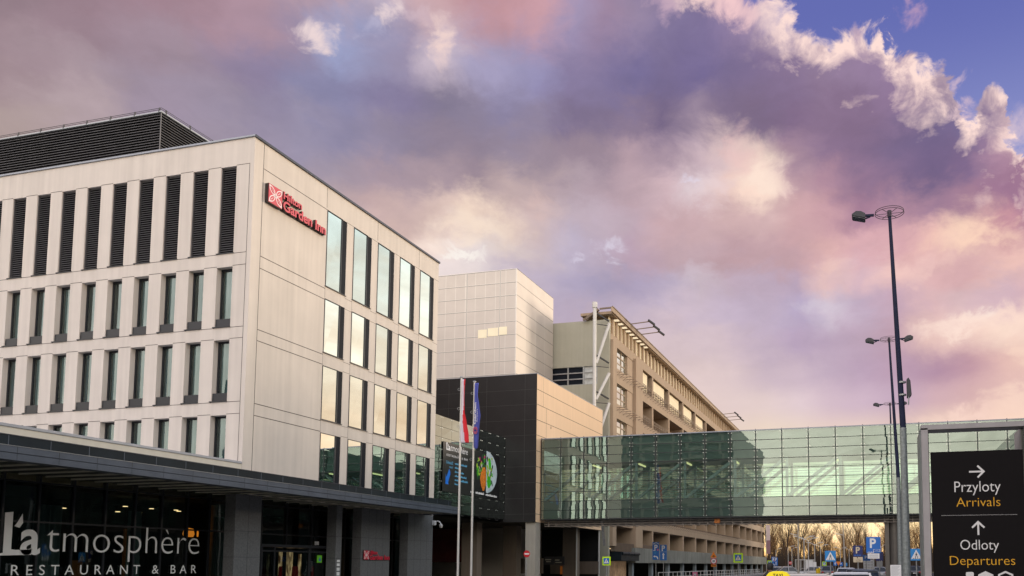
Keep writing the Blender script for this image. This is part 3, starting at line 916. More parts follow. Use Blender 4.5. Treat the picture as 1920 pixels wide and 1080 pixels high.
# plant room
pr = M()
zx, zy, zt = -38.32, 36.0, 27.1
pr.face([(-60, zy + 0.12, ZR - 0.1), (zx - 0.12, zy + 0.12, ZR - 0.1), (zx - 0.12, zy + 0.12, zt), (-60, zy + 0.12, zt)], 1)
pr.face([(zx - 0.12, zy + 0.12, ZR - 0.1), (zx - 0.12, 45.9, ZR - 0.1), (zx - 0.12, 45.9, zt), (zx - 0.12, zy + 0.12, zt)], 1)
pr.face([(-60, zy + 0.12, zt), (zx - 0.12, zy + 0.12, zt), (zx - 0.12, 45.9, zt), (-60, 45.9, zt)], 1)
z = ZR + 0.1
while z < zt - 0.1:
    pr.face([(-60, zy + 0.1, z + 0.11), (zx - 0.1, zy + 0.1, z + 0.11), (zx, zy, z), (-60, zy, z)], 0)
    pr.face([(zx - 0.1, zy + 0.1, z + 0.11), (zx - 0.1, 46.0, z + 0.11), (zx, 46.0, z), (zx, zy, z)], 0)
    z += 0.155
pr.box(zx - 0.04, zx, zy, zy + 0.04, ZR - 0.05, zt, 0)
po = pr.build('plant_room', [MT['louvre'], MT['louvre_back']], hotel, fix=False)
e = M()
e.box(-60, zx + 0.03, zy - 0.04, zy + 0.1, zt - 0.02, zt + 0.05)
e.box(zx - 0.1, zx + 0.03, zy + 0.1, 46.0, zt - 0.02, zt + 0.05)
e.build('roof_edge', MT['seam'], po, world=False)
e = M()
for zz in (0.22, 0.13):
    e.bar((-60, zy - 0.02, zt + zz), (zx + 0.02, zy - 0.02, zt + zz), 0.02)
    e.bar((zx + 0.02, zy - 0.02, zt + zz), (zx + 0.02, 46.0, zt + zz), 0.02)
for k in range(13):
    x = zx - 0.15 - k * 1.72
    e.bar((x, zy - 0.02, zt), (x + 0.05, zy - 0.02, zt + 0.24), 0.05, 0.07)
for k in range(6):
    e.bar((zx + 0.02, zy + 1.7 * k + 0.3, zt), (zx + 0.02, zy + 1.7 * k + 0.3, zt + 0.24), 0.05, 0.07)
e.build('guard_rail', MT['steeldark'], po, world=False)

# low podium in front of the block
p = M()
p.box(-54, XH, 4.0, 29.99, 5.52, 6.10)
p.build('podium_parapet', MT['parapet'], hotel)
p = M()
p.box(-54, XH + 0.03, 3.97, 29.985, 6.10, 6.20)
p.build('podium_coping', MT['cap'], hotel, bevel=0.01)

# canopy
CX = -24.25
p = M()
p.box(-24.75, CX, 4.0, 45.25, 4.76, 4.955, 0)
p.box(-24.75, CX - 0.05, 4.0, 45.22, 4.955, 4.975, 1)
p.box(-24.75, CX, 4.0, 45.25, 4.975, 5.17, 0)
p.box(XH - 1.5, -24.75, 45.05, 45.25, 4.76, 4.955, 0)
p.box(XH - 1.5, -24.75, 45.06, 45.25, 4.975, 5.17, 0)
p.box(CX - 0.07, CX + 0.012, 4.0, 45.262, 5.171, 5.186, 2)
k = 4.2
while k < 45:
    p.box(CX - 0.01, CX + 0.003, k, k + 0.012, 4.77, 4.95, 1)
    p.box(CX - 0.01, CX + 0.003, k, k + 0.012, 4.98, 5.165, 1)
    k += 1.295
fa = p.build('canopy_fascia', [MT['zinc'], MT['joint'], MT['seam']], hotel, fix=False)
p = M()
p.box(XH - 0.3, -24.42, 4.0, 44.45, 5.187, 5.50, 0)
k = 4.1
while k < 44.4:
    p.box(-24.43, -24.415, k, k + 0.022, 5.2, 5.49, 1)
    k += 1.29
p.box(XH - 0.3, -24.405, 4.0, 44.47, 5.50, 5.525, 2)
p.build('canopy_upstand', [MT['zinc2'], MT['zinc'], MT['capdark']], hotel, fix=False)
p = M()
p.face([(-28.3, 4, 4.83), (-24.75, 4, 4.83), (-24.75, 45.06, 4.83), (-28.3, 45.06, 4.83)], 0)
p.face([(-28.3, 4, 5.1), (-24.75, 4, 5.1), (-24.75, 45.06, 5.1), (-28.3, 45.06, 5.1)], 0)
k = 4.4
while k < 45:
    p.box(-28.15, -24.76, k, k + 0.04, 4.775, 4.83, 1)
    k += 0.95
p.build('canopy_soffit', [MT['soffit'], MT['slat']], hotel, fix=False)

# stone pillars on the street line
for y0, y1 in ((29.74, 31.31), (36.66, 37.14), (38.81, 41.51), (43.39, 46.2)):
    p = M()
    p.box(-27.16, XH, y0, y1, 0.0, 4.77, 0)
    for zz in (0.95, 2.05, 3.17):
        p.box(-27.0, XH + 0.003, y0 + 0.003, y1 - 0.003, zz, zz + 0.012, 1)
        p.box(-27.15, XH - 0.01, y0 - 0.003, y0 + 0.1, zz, zz + 0.012, 1)
    nv = max(1, round((y1 - y0) / 0.75))
    for k in range(1, nv):
        yy = y0 + (y1 - y0) * k / nv
        p.box(-27.0, XH + 0.0025, yy, yy + 0.010, 0.0, 4.76, 1)
    p.build('stone_pillar', [MT['granite'], MT['granite_joint']], hotel, fix=False)

# glazed ground floor
GX = -28.2
ys = [7.3, 8.57, 9.83, 11.1, 12.35, 13.6, 14.85, 16.1, 17.3, 18.55, 19.8, 21.06, 22.3, 23.59, 24.89, 26.2, 27.46, 28.78, 29.98, 31.4, 33.17, 34.9, 36.8, 38.4, 39.6, 41.0, 42.6, 44.2, 46.0]
p = M()
for a, b_ in zip(ys[:-1], ys[1:]):
    p.face([(GX + rnd.uniform(-.004, .004), a, 0), (GX + rnd.uniform(-.004, .004), b_, 0), (GX + rnd.uniform(-.004, .004), b_, 3.17), (GX + rnd.uniform(-.004, .004), a, 3.17)])
    p.face([(GX + rnd.uniform(-.004, .004), a, 3.23), (GX + rnd.uniform(-.004, .004), b_, 3.23), (GX + rnd.uniform(-.004, .004), b_, 4.82), (GX + rnd.uniform(-.004, .004), a, 4.82)])
p.build('shop_glazing', MT['g_dark'], hotel, fix=False)
p = M()
for a in ys:
    p.box(GX - 0.12, GX + 0.06, a - 0.035, a + 0.035, 0, 4.82)
p.box(GX - 0.10, GX + 0.05, 7.3, 46, 3.17, 3.23)
p.box(GX - 0.10, GX + 0.05, 7.3, 46, 4.55, 4.60)
p.build('shop_frame', MT['anthracite'], hotel, fix=False)
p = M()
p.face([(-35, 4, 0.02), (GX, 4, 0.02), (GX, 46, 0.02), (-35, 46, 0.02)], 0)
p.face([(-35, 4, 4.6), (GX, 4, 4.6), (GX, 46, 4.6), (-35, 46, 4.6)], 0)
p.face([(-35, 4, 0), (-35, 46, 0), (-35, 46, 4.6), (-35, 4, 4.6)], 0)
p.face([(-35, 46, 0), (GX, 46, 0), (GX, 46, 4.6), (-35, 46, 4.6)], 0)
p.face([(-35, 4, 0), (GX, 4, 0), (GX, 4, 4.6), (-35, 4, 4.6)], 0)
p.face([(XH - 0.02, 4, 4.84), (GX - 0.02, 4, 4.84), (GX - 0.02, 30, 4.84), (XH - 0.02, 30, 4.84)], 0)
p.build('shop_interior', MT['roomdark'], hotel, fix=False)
rr = random.Random(5)
for y0, y1, x in ((22.9, 24.0, -29.2), (26.9, 27.6, -29.3), (31.2, 31.9, -29.1), (21.1, 21.6, -29.2)):
    y = y0
    pv = None
    p = M()
    while y < y1:
        c_ = (x + 0.07 * math.sin(y * 30) + rr.uniform(-.02, .02), y)
        if pv:
            p.face([(pv[0], pv[1], 0), (c_[0], c_[1], 0), (c_[0], c_[1], 3.9), (pv[0], pv[1], 3.9)])
        pv = c_
        y += 0.035
    p.build('drape', MT['curtain'], hotel, fix=False)
p = M()
p.tube((-30, 32.15, 0), (-30, 32.15, 4.5), 0.17, 18)
p.build('round_column', MT['whitesteel'], hotel, smooth=False)
for x, y, z in ((-31, 28.32, 4.2), (-31, 27.97, 3.95), (-31, 29.65, 4.19), (-31, 29.05, 3.99), (-31, 30.98, 4.21), (-31, 31.14, 4.17), (-31, 25.54, 3.94)):
    p = M()
    p.lathe([(0.0, 0.02), (0.085, 0.02), (0.10, 0.0), (0.0, 0.0)], (x, y, z), 12)
    p.build('ceiling_spot', MT['spot'], hotel)
for y0, y1, z0, z1 in ((30.50, 30.98, 2.98, 3.38), (31.22, 31.30, 3.0, 3.30)):
    p = M()
    yc, r_ = (y0 + y1) / 2, (y1 - y0) / 2
    p.lathe([(0.03, z1 - z0), (r_ * 0.8, z1 - z0 - 0.04), (r_, 0.12), (r_ * 0.8, 0.0), (0.0, 0.0)], (-30, yc, z0), 14)
    p.build('pendant_lamp', MT['warm'], hotel, smooth=True)
p = M()
p.box(-32.1, -32.0, 29.3, 30.1, 0, 3.3)
p.box(-31.6, -31.5, 26.4, 26.9, 0, 1.9)
p.build('bar_back_panel', mat('brown_bar_panel', (0.10, 0.045, 0.015), 0.5, var=0.5, scale=3, emit=(0.5, 0.2, 0.05), estr=0.03), hotel)
# entrance lobby box
p = M()
p.box(-28.5, -27.15, 32.0, 37.05, 2.55, 2.68)
p.box(-27.28, -27.16, 32.01, 32.13, 0, 2.55)
p.box(-27.26, -27.17, 32.9, 32.98, 0, 2.55)
p.box(-27.28, -27.16, 35.34, 35.46, 0, 2.55)
p.box(-27.28, -27.16, 36.92, 37.04, 0, 2.55)
p.box(-27.26, -27.17, 32.13, 36.92, 2.33, 2.40)
en = p.build('entrance_porch', MT['anthracite'], hotel, bevel=0.008)
p = M()
p.face([(-27.22, 32.13, 0), (-27.22, 35.34, 0), (-27.22, 35.34, 2.33), (-27.22, 32.13, 2.33)])
p.face([(-27.22, 35.46, 0), (-27.22, 36.92, 0), (-27.22, 36.92, 2.33), (-27.22, 35.46, 2.33)])
p.build('porch_glazing', MT['g_dark'], en, world=False, fix=False)
p = M()
p.box(-30.05, -30.0, 36.7, 37.75, 0.0, 2.42)
p.box(-30.0, -29.9, 38.15, 38.3, 0, 2.3)
p.build('glowing_lobby_wall', MT['lobby'], hotel)
MT['seat'] = mat('red_seat', (0.30, 0.015, 0.02), 0.6, emit=(0.6, 0.02, 0.02), estr=0.10)
for y0 in (35.4, 36.4, 37.6):
    p = M()
    p.prism([(0, 0), (0.42, 0), (0.40, 0.62), (0.36, 0.70), (0.06, 0.70), (0.02, 0.62)], (-28.9, y0, 0.95), (0, 1, 0), (0, 0, 1), (-1, 0, 0), 0.08)
    p.box(-29.45, -28.9, y0, y0 + 0.42, 0.85, 0.97)
    for q_ in (0.03, 0.35):
        p.box(-28.95, -28.9, y0 + q_, y0 + q_ + 0.04, 0, 0.9)
        p.box(-29.45, -29.4, y0 + q_, y0 + q_ + 0.04, 0, 0.85)
    p.build('red_lobby_seat', MT['seat'], hotel)
p = M()
p.box(-27.165, -27.15, 35.95, 36.32, 1.83, 2.2, 0)
p.prism([(0.09, 0.06), (0.28, 0.06), (0.185, 0.28)], (-27.15, 35.97, 1.85), (0, 1, 0), (0, 0, 1), (1, 0, 0), 0.006, 1)
p.build('door_sticker', [mat('bright_green_vinyl', (0.16, 0.60, 0.02), 0.5, var=0), mat('blue_vinyl', (0.05, 0.15, 0.5), 0.5, var=0)], hotel)
for q_ in [(GX + 0.06, GX + 0.08, 37.02, 37.34, 2.75, 2.94), (XH - 0.55, XH - 0.52, 31.32, 31.42, 2.74, 2.96)] + [(XH, XH + 0.02, 36.80, 37.02, z0, z1) for z0, z1 in ((1.18, 1.36), (1.42, 1.58), (1.66, 1.80), (1.86, 1.98))]:
    p = M()
    p.box(*q_)
    p.build('notice_plate', MT['white'], hotel)

# white lettering on the restaurant glass
p = M()
o, u, v, nr = (GX + 0.065, 0, 0), (0, 1, 0), (0, 0, 1), (1, 0, 0)
p.prism([(20.98, 2.08), (21.13, 2.12), (21.13, 3.46), (21.40, 3.50), (21.40, 2.24), (21.55, 2.22), (21.98, 2.24), (22.1, 2.30), (22.1, 2.06), (20.98, 2.02)], o, u, v, nr, 0.004)
p.prism([(21.46, 3.02), (21.55, 3.14), (21.72, 3.46), (21.75, 3.14), (21.64, 2.97)], o, u, v, nr, 0.004)
text(p, 'a', o, u, v, nr, (21.70, 22.40, 2.05, 2.93), 0.004, 0.022)
p.build('window_emblem', MT['letter'], hotel, fix=False)
p = M()
text(p, 'tmosphère', o, u, v, nr, (22.62, 29.43, 1.83, 3.20), 0.004, -0.016)
p.build('window_lettering', MT['letter'], hotel, fix=False)
p = M()
text(p, 'RESTAURANT & BAR', o, u, v, nr, (21.44, 29.33, 1.36, 1.715), 0.004, 0.0, spacing=1.75)
p.build('window_lettering', MT['letter'], hotel, fix=False)


def leaf_sign(name, label, x, ye0, ye1, ze0, ze1, hil, gar, dep, par=None):
    """red square leaf emblem and two lines of raised lettering on a wall facing +X"""
    t = thing(name, label, 'sign', (x, ye0, ze0))
    e = M()
    e.box(x + 0.02, x + dep, ye0, ye1, ze0, ze1, 0)
    e.box(x + dep, x + dep + 0.012, ye0 + 0.012, ye1 - 0.012, ze0 + 0.012, ze1 - 0.012, 1)
    e.build('emblem_box', [MT['reddark'], MT['red']], t)
    e = M()
    w_, h_ = ye1 - ye0, ze1 - ze0
    for cx, cz, ang in ((0.26, 0.72, 45), (0.74, 0.72, -45), (0.26, 0.28, -45), (0.74, 0.28, 45)):
        a = R(ang)
        N_ = 14
        out, inn = [], []
        for sgn in (1, -1):
            for k in range(N_):
                t_ = k / (N_ - 1) if sgn == 1 else 1 - k / (N_ - 1)
                hw = 0.135 * math.sin(math.pi * t_) ** 0.8
                l = (t_ - 0.5) * 0.60
                for lst, f_ in ((out, 1.0), (inn, 0.68)):
                    px_, pz_ = sgn * hw * f_, l * f_
                    # leaves point outwards along the diagonals
                    X_ = px_ * math.cos(a) + pz_ * math.sin(a) * -1
                    Z_ = px_ * math.sin(a) + pz_ * math.cos(a)
                    lst.append((ye0 + (cx + X_ * 1.1) * w_, ze0 + (cz + Z_ * 1.1) * h_))
        n_ = len(out)
        xx = x + dep + 0.016
        for k in range(n_):
            k2 = (k + 1) % n_
            e.face([(xx, *out[k]), (xx, *out[k2]), (xx, *inn[k2]), (xx, *inn[k])])
        l = 0.20
        d0 = (-math.sin(a) * l, math.cos(a) * l)
        e.bar((xx, ye0 + (cx - d0[0] * .8) * w_, ze0 + (cz - d0[1] * .8) * h_), (xx, ye0 + (cx + d0[0] * .5) * w_, ze0 + (cz + d0[1] * .5) * h_), 0.022 * w_)
    e.build('emblem_leaves', MT['pinkline'], t, fix=False)
    for s, bx, nm in (('Hilton', hil, 'upper_lettering'), ('Garden Inn', gar, 'lower_lettering')):
        e = M()
        text(e, s, (x + 0.05, 0, 0), (0, 1, 0), (0, 0, 1), (1, 0, 0), bx, dep - 0.06, 0.028, 0)
        text(e, s, (x + dep - 0.008, 0, 0), (0, 1, 0), (0, 0, 1), (1, 0, 0), bx, 0.012, 0.028, 1)
        # bar serifs under and over the stems
        e.build(nm, [MT['reddark'], MT['red']], t, fix=False)
    e = M()
    e.box(x + 0.003, x + 0.05, hil[0] + 0.02, hil[1], hil[2] + 0.1, hil[3] - 0.12, 0)
    e.box(x + 0.003, x + 0.05, gar[0] + 0.02, gar[1], gar[2] - 0.01, gar[3] - 0.2, 0)
    e.build('mounting_rail', MT['reddark'], t)
    return t


leaf_sign('hotel_sign', 'large red raised hotel name sign with leaf emblem high on the cream side wall', XH, 30.72, 31.63, 18.2, 19.08, (31.72, 33.0, 18.76, 19.12), (31.72, 34.82, 18.22, 18.71), 0.20)
leaf_sign('pillar_sign', 'small red hotel name sign on the wide grey stone pillar beside the entrance', XH, 38.97, 39.46, 2.0, 2.5, (39.5, 40.25, 2.29, 2.5), (39.5, 41.42, 2.0, 2.28), 0.07)

# cctv camera
t = thing('security_camera', 'white dome security camera on a curved arm at the end of the last grey pillar', 'camera', (-26.6, 46.2, 4.3))
p = M()
p.box(-26.60, -26.42, 46.05, 46.23, 4.18, 4.46)
p.box(-26.60, -26.40, 46.23, 46.25, 4.2, 4.44)
p.build('wall_box', MT['white'], t, bevel=0.01)
p = M()
p.path([(-26.42, 46.14, 4.36), (-26.3, 46.14, 4.43), (-26.15, 46.14, 4.40), (-26.06, 46.14, 4.30), (-26.03, 46.14, 4.2)], 0.035, 8)
p.build('arm', MT['white'], t)
p = M()
p.lathe([(0, 0.17), (0.06, 0.15), (0.10, 0.08), (0.11, 0.0), (0.085, -0.07), (0.04, -0.11), (0, -0.12)], (-26.03, 46.14, 4.1), 14)
p.build('dome', MT['whitesteel'], t, smooth=True)

# ---------------------------------------------------------------- glass annex with the banner
ann = thing('glass_annex', 'dark glass box with point fixings joining the cream hotel to the black building', 'building', (-33, 51.7, 0))
AX = -26.9
p = M()
p.box(-40, AX - 0.35, 46.3, 57.0, 5.05, 11.3)
p.build('core', MT['roomdark'], ann)
agy = [46.3, 47.49, 48.83, 50.45, 51.8, 53.1, 54.4, 55.7, 57.0]
agz = [5.1, 5.8, 6.48, 7.17, 7.85, 8.54, 9.22, 9.91, 10.6, 11.3]
p = M()
for a, b_ in zip(agy[:-1], agy[1:]):
    for z0, z1 in zip(agz[:-1], agz[1:]):
        d = [rnd.uniform(-.004, .004) for _ in range(4)]
        p.face([(AX + d[0], a + .01, z0 + .01), (AX + d[1], b_ - .01, z0 + .01), (AX + d[2], b_ - .01, z1 - .01), (AX + d[3], a + .01, z1 - .01)])
p.build('glass_skin', MT['g_box'], ann, fix=False)
p = M()
for a in agy[1:-1]:
    p.box(AX - 0.3, AX - 0.02, a - .015, a + .015, 5.1, 11.3)
p.build('glass_fin', MT['joint'], ann, fix=False)
p = M()
for a in agy[1:]:
    for z in agz:
        for s in (-1, 1):
            p.box(AX, AX + 0.03, a + s * 0.11 - .022, a + s * .11 + .022, z - 0.11, z - 0.07)
p.build('fixing', MT['fix'], ann, fix=False)

# restaurant banner on the annex glass
BX = AX + 0.05
ban = thing('restaurant_banner', 'black restaurant banner with a food plate photo and blue arrow on the dark glass annex', 'banner', (BX, 51.8, 6.45))
p = M()
p.box(BX, BX + 0.02, 47.65, 55.95, 6.45, 9.68)
p.build('panel', mat('black_banner_vinyl', (0.012, 0.012, 0.014), 0.35, var=0), ban)
o, u, v, nr = (BX + 0.022, 0, 0), (0, 1, 0), (0, 0, 1), (1, 0, 0)
p = M()
p.prism([(48.05, 9.17), (48.05, 9.66), (48.17, 9.66), (48.17, 9.27), (48.3, 9.27), (48.3, 9.17)], o, u, v, nr, 0.004)
text(p, "a", o, u, v, nr, (48.3, 48.6, 9.16, 9.46), 0.004, 0.03)
p.prism([(48.24, 9.44), (48.32, 9.6), (48.36, 9.48)], o, u, v, nr, 0.004)
text(p, 'tmosphère', o, u, v, nr, (48.65, 50.95, 9.05, 9.60), 0.004, 0.0)
text(p, 'RESTAURANT & BAR', o, u, v, nr, (48.1, 50.95, 8.78, 8.93), 0.004, 0.01, spacing=1.5)
p.build('white_lettering', MT['white'], ban, fix=False)
p = M()
text(p, 'Odwiedź', o, u, v, nr, (48.07, 48.95, 8.28, 8.50), 0.004, 0.005)
text(p, 'nas!', o, u, v, nr, (48.5, 48.95, 8.03, 8.19), 0.004, 0.005)
rr = random.Random(4)
for i, (L_) in enumerate((1.65, 0.8, 1.2, 1.55, 1.75, 0.6)):
    z = 8.34 - 0.27 * i
    p.box(BX + .022, BX + .026, 49.12, 49.17, z + .03, z + .05)
    y = 49.24
    while y < 49.24 + L_:
        wd = rr.uniform(0.05, 0.11)
        p.box(BX + .022, BX + .026, y, y + wd * 0.75, z, z + rr.choice((0.09, 0.09, 0.14)))
        y += wd
p.build('pale_blue_lines', mat('pale_blue_print', (0.12, 0.42, 0.66), 0.5, var=0), ban, fix=False)
p = M()
p.prism([(48.02, 6.95), (48.42, 6.93), (48.35, 7.10), (48.62, 7.62), (48.62, 7.75), (48.47, 7.98), (48.14, 7.40), (48.04, 7.60)], o, u, v, nr, 0.004)
p.build('arrow', mat('bright_blue_print', (0.01, 0.20, 0.80), 0.5, var=0), ban)
p = M()
rr = random.Random(8)
for y0, y1, z0 in ((51.45, 51.9, 6.66), (52.2, 53.4, 6.66), (53.75, 55.5, 6.64)):
    y = y0
    while y < y1:
        wd = rr.uniform(0.05, 0.10)
        p.box(BX + .022, BX + .026, y, y + wd * 0.8, z0, z0 + rr.choice((0.11, 0.11, 0.15)))
        y += wd
p.build('footer_print', MT['white'], ban, fix=False)
p = M()
cy, cz, ra, rb = 53.7, 8.35, 1.75, 1.5
half = [(cy + 0.08 + ra * 0.98 * math.cos(R(a)), cz + rb * math.sin(R(a))) for a in range(-80, 81, 8)]
half = [(cy + 0.08, cz - rb)] + half + [(cy + 0.08, cz + rb)]
p.prism(half, o, u, v, nr, 0.003)
pl = p.build('plate_picture', mat('pale_plate_print', (0.55, 0.66, 0.70), 0.5, var=0.15, scale=3), ban)


def blob(m, y, z, ry, rz, ang=0.0, k=10, t=0.006):
    m.prism([(y + ry * math.cos(2 * math.pi * i / k) * math.cos(ang) - rz * math.sin(2 * math.pi * i / k) * math.sin(ang),
              z + ry * math.cos(2 * math.pi * i / k) * math.sin(ang) + rz * math.sin(2 * math.pi * i / k) * math.cos(ang)) for i in range(k)], o, u, v, nr, t)


rr = random.Random(12)
cols = {'green_leaf': (0.05, 0.35, 0.02), 'lime_leaf': (0.35, 0.55, 0.04), 'white_slice': (0.7, 0.7, 0.6), 'magenta_slice': (0.5, 0.02, 0.16), 'dark_leaf': (0.02, 0.07, 0.03)}
for nm, cc in cols.items():
    p = M()
    for i in range(26 if 'leaf' in nm else 8):
        right = rr.random() < 0.4
        y = rr.uniform(53.85, 54.75) if right else rr.uniform(52.2, 53.6)
        z = rr.uniform(7.5, 9.4) if right else rr.uniform(8.0, 9.5) - (53.6 - y) * 0.3
        if nm == 'magenta_slice' and right:
            continue
        blob(p, y, z, rr.uniform(0.05, 0.13), rr.uniform(0.08, 0.26), rr.uniform(-1.2, 1.2), 8, 0.004 + rr.random() * 0.006)
    p.build(nm + '_print', mat(nm, cc, 0.5, var=0.3, scale=8), pl, world=False)
p = M()
blob(p, 54.2, 7.65, 0.28, 0.45, 0, 12, 0.011)
blob(p, 54.3, 9.0, 0.2, 0.4, 0.2, 12, 0.011)
p.build('bright_green_print', mat('bright_green_print', (0.05, 0.5, 0.02), 0.5, var=0.3, scale=4), pl, world=False)
p = M()
p.prism([(53.25, 6.95), (53.0, 7.3), (52.85, 7.75), (52.95, 8.2), (53.25, 8.6), (53.55, 8.65), (53.72, 8.3), (53.72, 7.4), (53.45, 6.95)], o, u, v, nr, 0.011)
p.build('orange_fillet_print', mat('orange_print', (0.75, 0.22, 0.02), 0.5, var=0.4, scale=9), pl, world=False)

# ---------------------------------------------------------------- black and tan building
XB, YB = -24.39, 57.03
bt = thing('black_tan_building', 'flat roofed building with black front panels and a tan panelled street side', 'building', (-34, 64, 0))
p = M()
p.box(-46, XB, YB, 72.46, 4.9, 16.06)
me_ = p.build('wall', [MT['black_panel'], MT['tan']], bt, fix=False)
for f in me_.data.polygons:
    f.material_index = 1 if f.normal.x > 0.5 else 0
p = M()
for z in (14.89, 13.75, 12.58, 11.42, 10.22, 9.05, 7.85, 6.66, 5.5):
    p.box(-46, XB - 0.01, YB - 0.004, YB + 0.01, z - 0.010, z + 0.010, 0)
    p.box(XB - 0.01, XB + 0.004, YB + 0.01, 72.4, z - 0.018, z + 0.018, 1)
for x in (-25.36, -28.52, -31.72, -35):
    p.box(x - .010, x + .010, YB - 0.0035, YB + 0.01, 4.95, 16.0, 0)
p.box(XB - 0.01, XB + 0.0035, 58.29, 58.31, 13.75, 16.0, 1)
p.box(XB - 0.01, XB + 0.0035, 58.88, 58.91, 5.0, 13.75, 1)
p.box(XB - 0.01, XB + 0.0036, 65.2, 65.225, 5.0, 11.42, 1)
p.box(XB, XB + 0.02, 59.8, 59.87, 12.3, 12.5, 1)
p.build('panel_joint', [MT['black_joint'], MT['tan_joint']], bt, fix=False)
p = M()
p.box(-46, XB + 0.02, YB - 0.02, YB + 0.12, 16.06, 16.10)
p.box(XB - 0.12, XB + 0.02, YB + 0.12, 72.46, 16.06, 16.10)
p.build('roof_coping', MT['cap'], bt)
# columns and dark underpass beneath
for x0, x1, y0, y1, mt in ((-25.25, -24.45, 57.2, 58.1, 'concrete'), (-29.95, -28.7, 56.2, 57.0, 'concrete_dark'), (-29.35, -28.15, 62, 62.9, 'concrete_dark'), (-26.5, -25.3, 68, 69.0, 'concrete_dark')):
    p = M()
    p.box(x0, x1, y0, y1, 0, 4.9)
    p.box((x0 + x1) / 2 - .008, (x0 + x1) / 2 + .008, y0 - 0.003, y0 + 0.05, 0, 4.88)
    p.build('support_column', MT[mt], bt, bevel=0.0, fix=False)
p = M()
p.tube((-25.18, 67.9, 0), (-25.18, 67.9, 4.9), 0.06, 10)
p.tube((-24.6, 72.2, 0), (-24.6, 72.2, 4.9), 0.08, 10)
p.build('down_pipe', MT['whitesteel'], bt)
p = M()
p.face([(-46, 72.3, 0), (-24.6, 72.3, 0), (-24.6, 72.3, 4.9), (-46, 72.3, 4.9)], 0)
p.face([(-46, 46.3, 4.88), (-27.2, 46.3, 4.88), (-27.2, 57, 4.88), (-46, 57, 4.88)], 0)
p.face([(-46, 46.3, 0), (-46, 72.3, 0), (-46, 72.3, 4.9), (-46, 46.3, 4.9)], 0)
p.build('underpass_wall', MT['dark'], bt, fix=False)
p = M()
p.box(-40, -30.6, 60.0, 60.1, 1.95, 4.6)
for k in range(4):
    p.box(-40, -30.6, 59.96, 60.0, 2.2 + k * 0.6, 2.215 + k * 0.6)
p.build('red_wall', MT['redwall'], bt, fix=False)
for q_ in ((-30, -27.5, 66, 66.1, 1.0, 2.3), (-29.2, -24.5, 71.8, 71.9, 0.9, 2.05)):
    p = M()
    p.box(*q_)
    p.build('grey_barrier_panel', MT['concrete_dark'], bt)
p = M()
for x0, x1 in ((-27.6, -26.7), (-26.65, -25.75)):
    p.box(x0, x1, 66.5, 66.55, 1.75, 2.45, 0)
for i, (x0, x1, z) in enumerate(((-27.5, -26.95, 2.14), (-27.4, -27.0, 1.97), (-26.6, -26.2, 2.1), (-26.55, -26.0, 1.9))):
    x = x0
    while x < x1:
        p.box(x, x + 0.05, 66.49, 66.5, z, z + 0.09, 1)
        x += 0.07
p.build('small_notice_board', [MT['steeldark'], mat('dim_white_print', (0.4, 0.38, 0.3), 0.6, var=0)], bt, fix=False)
p = M()
p.box(-27.7, -26.2, 70.5, 70.6, 0.9, 1.62)
p.build('orange_poster', mat('orange_poster', (0.40, 0.11, 0.01), 0.6, var=0.5, scale=2, emit=(0.6, 0.16, 0.02), estr=0.12), bt)

# ---------------------------------------------------------------- silver tower
TX, TY = -30.28, 66.0
tw = thing('silver_tower', 'tall windowless tower block clad in pale silver metal panels rising behind the black building', 'building', (-37, 70, 0))
p = M()
p.box(-50, TX, TY, 74.6, 0, 27.9)
p.build('wall', MT['mesh'], tw)
p = M()
for k in range(12):
    z = 27.9 - 1.178 * k
    p.box(-50, TX, TY - 0.006, TY, z - 0.022, z + 0.022, 0)
    p.box(-50, TX, TY - 0.006, TY, z - 0.052, z - 0.022, 1)
    p.box(TX, TX + 0.006, TY, 74.6, z - 0.018, z + 0.018, 1)
for k in range(16):
    x = TX - 0.06 - 0.985 * k
    big = k in (0, 5, 10, 15)
    hw = 0.02 if not big else 0.03
    p.box(x - hw, x + hw, TY - 0.004, TY, 10, 27.9, 0)
for x in (-31.86, -35.10, -38.3):
    p.box(x - .05, x + .05, TY - 0.008, TY, 10, 27.9, 0)
    p.box(x - .015, x + .015, TY - 0.010, TY, 10, 27.9, 1)
for y in (68.0, 70.3, 72.5):
    p.box(TX, TX + 0.004, y - .015, y + .015, 10, 27.9, 0)
p.box(TX - 0.03, TX + 0.012, TY - 0.012, TY + 0.03, 10, 27.93, 0)
p.build('panel_joint', [MT['mesh_joint'], MT['mesh_gap']], tw, fix=False)
p = M()
p.box(-33.94, -33.1, TY - 0.02, TY, 21.85, 22.6)
p.box(-33.0, -32.0, TY - 0.02, TY, 21.95, 22.68)
p.box(-31.9, -31.15, TY - 0.02, TY, 22.0, 22.72)
p.build('window_slot', mat('cream_emissive_panel', (0.8, 0.72, 0.52), 0.5, var=0.05, emit=(1, 0.85, 0.55), estr=0.15), tw)  # flat cream panels with a faint emission

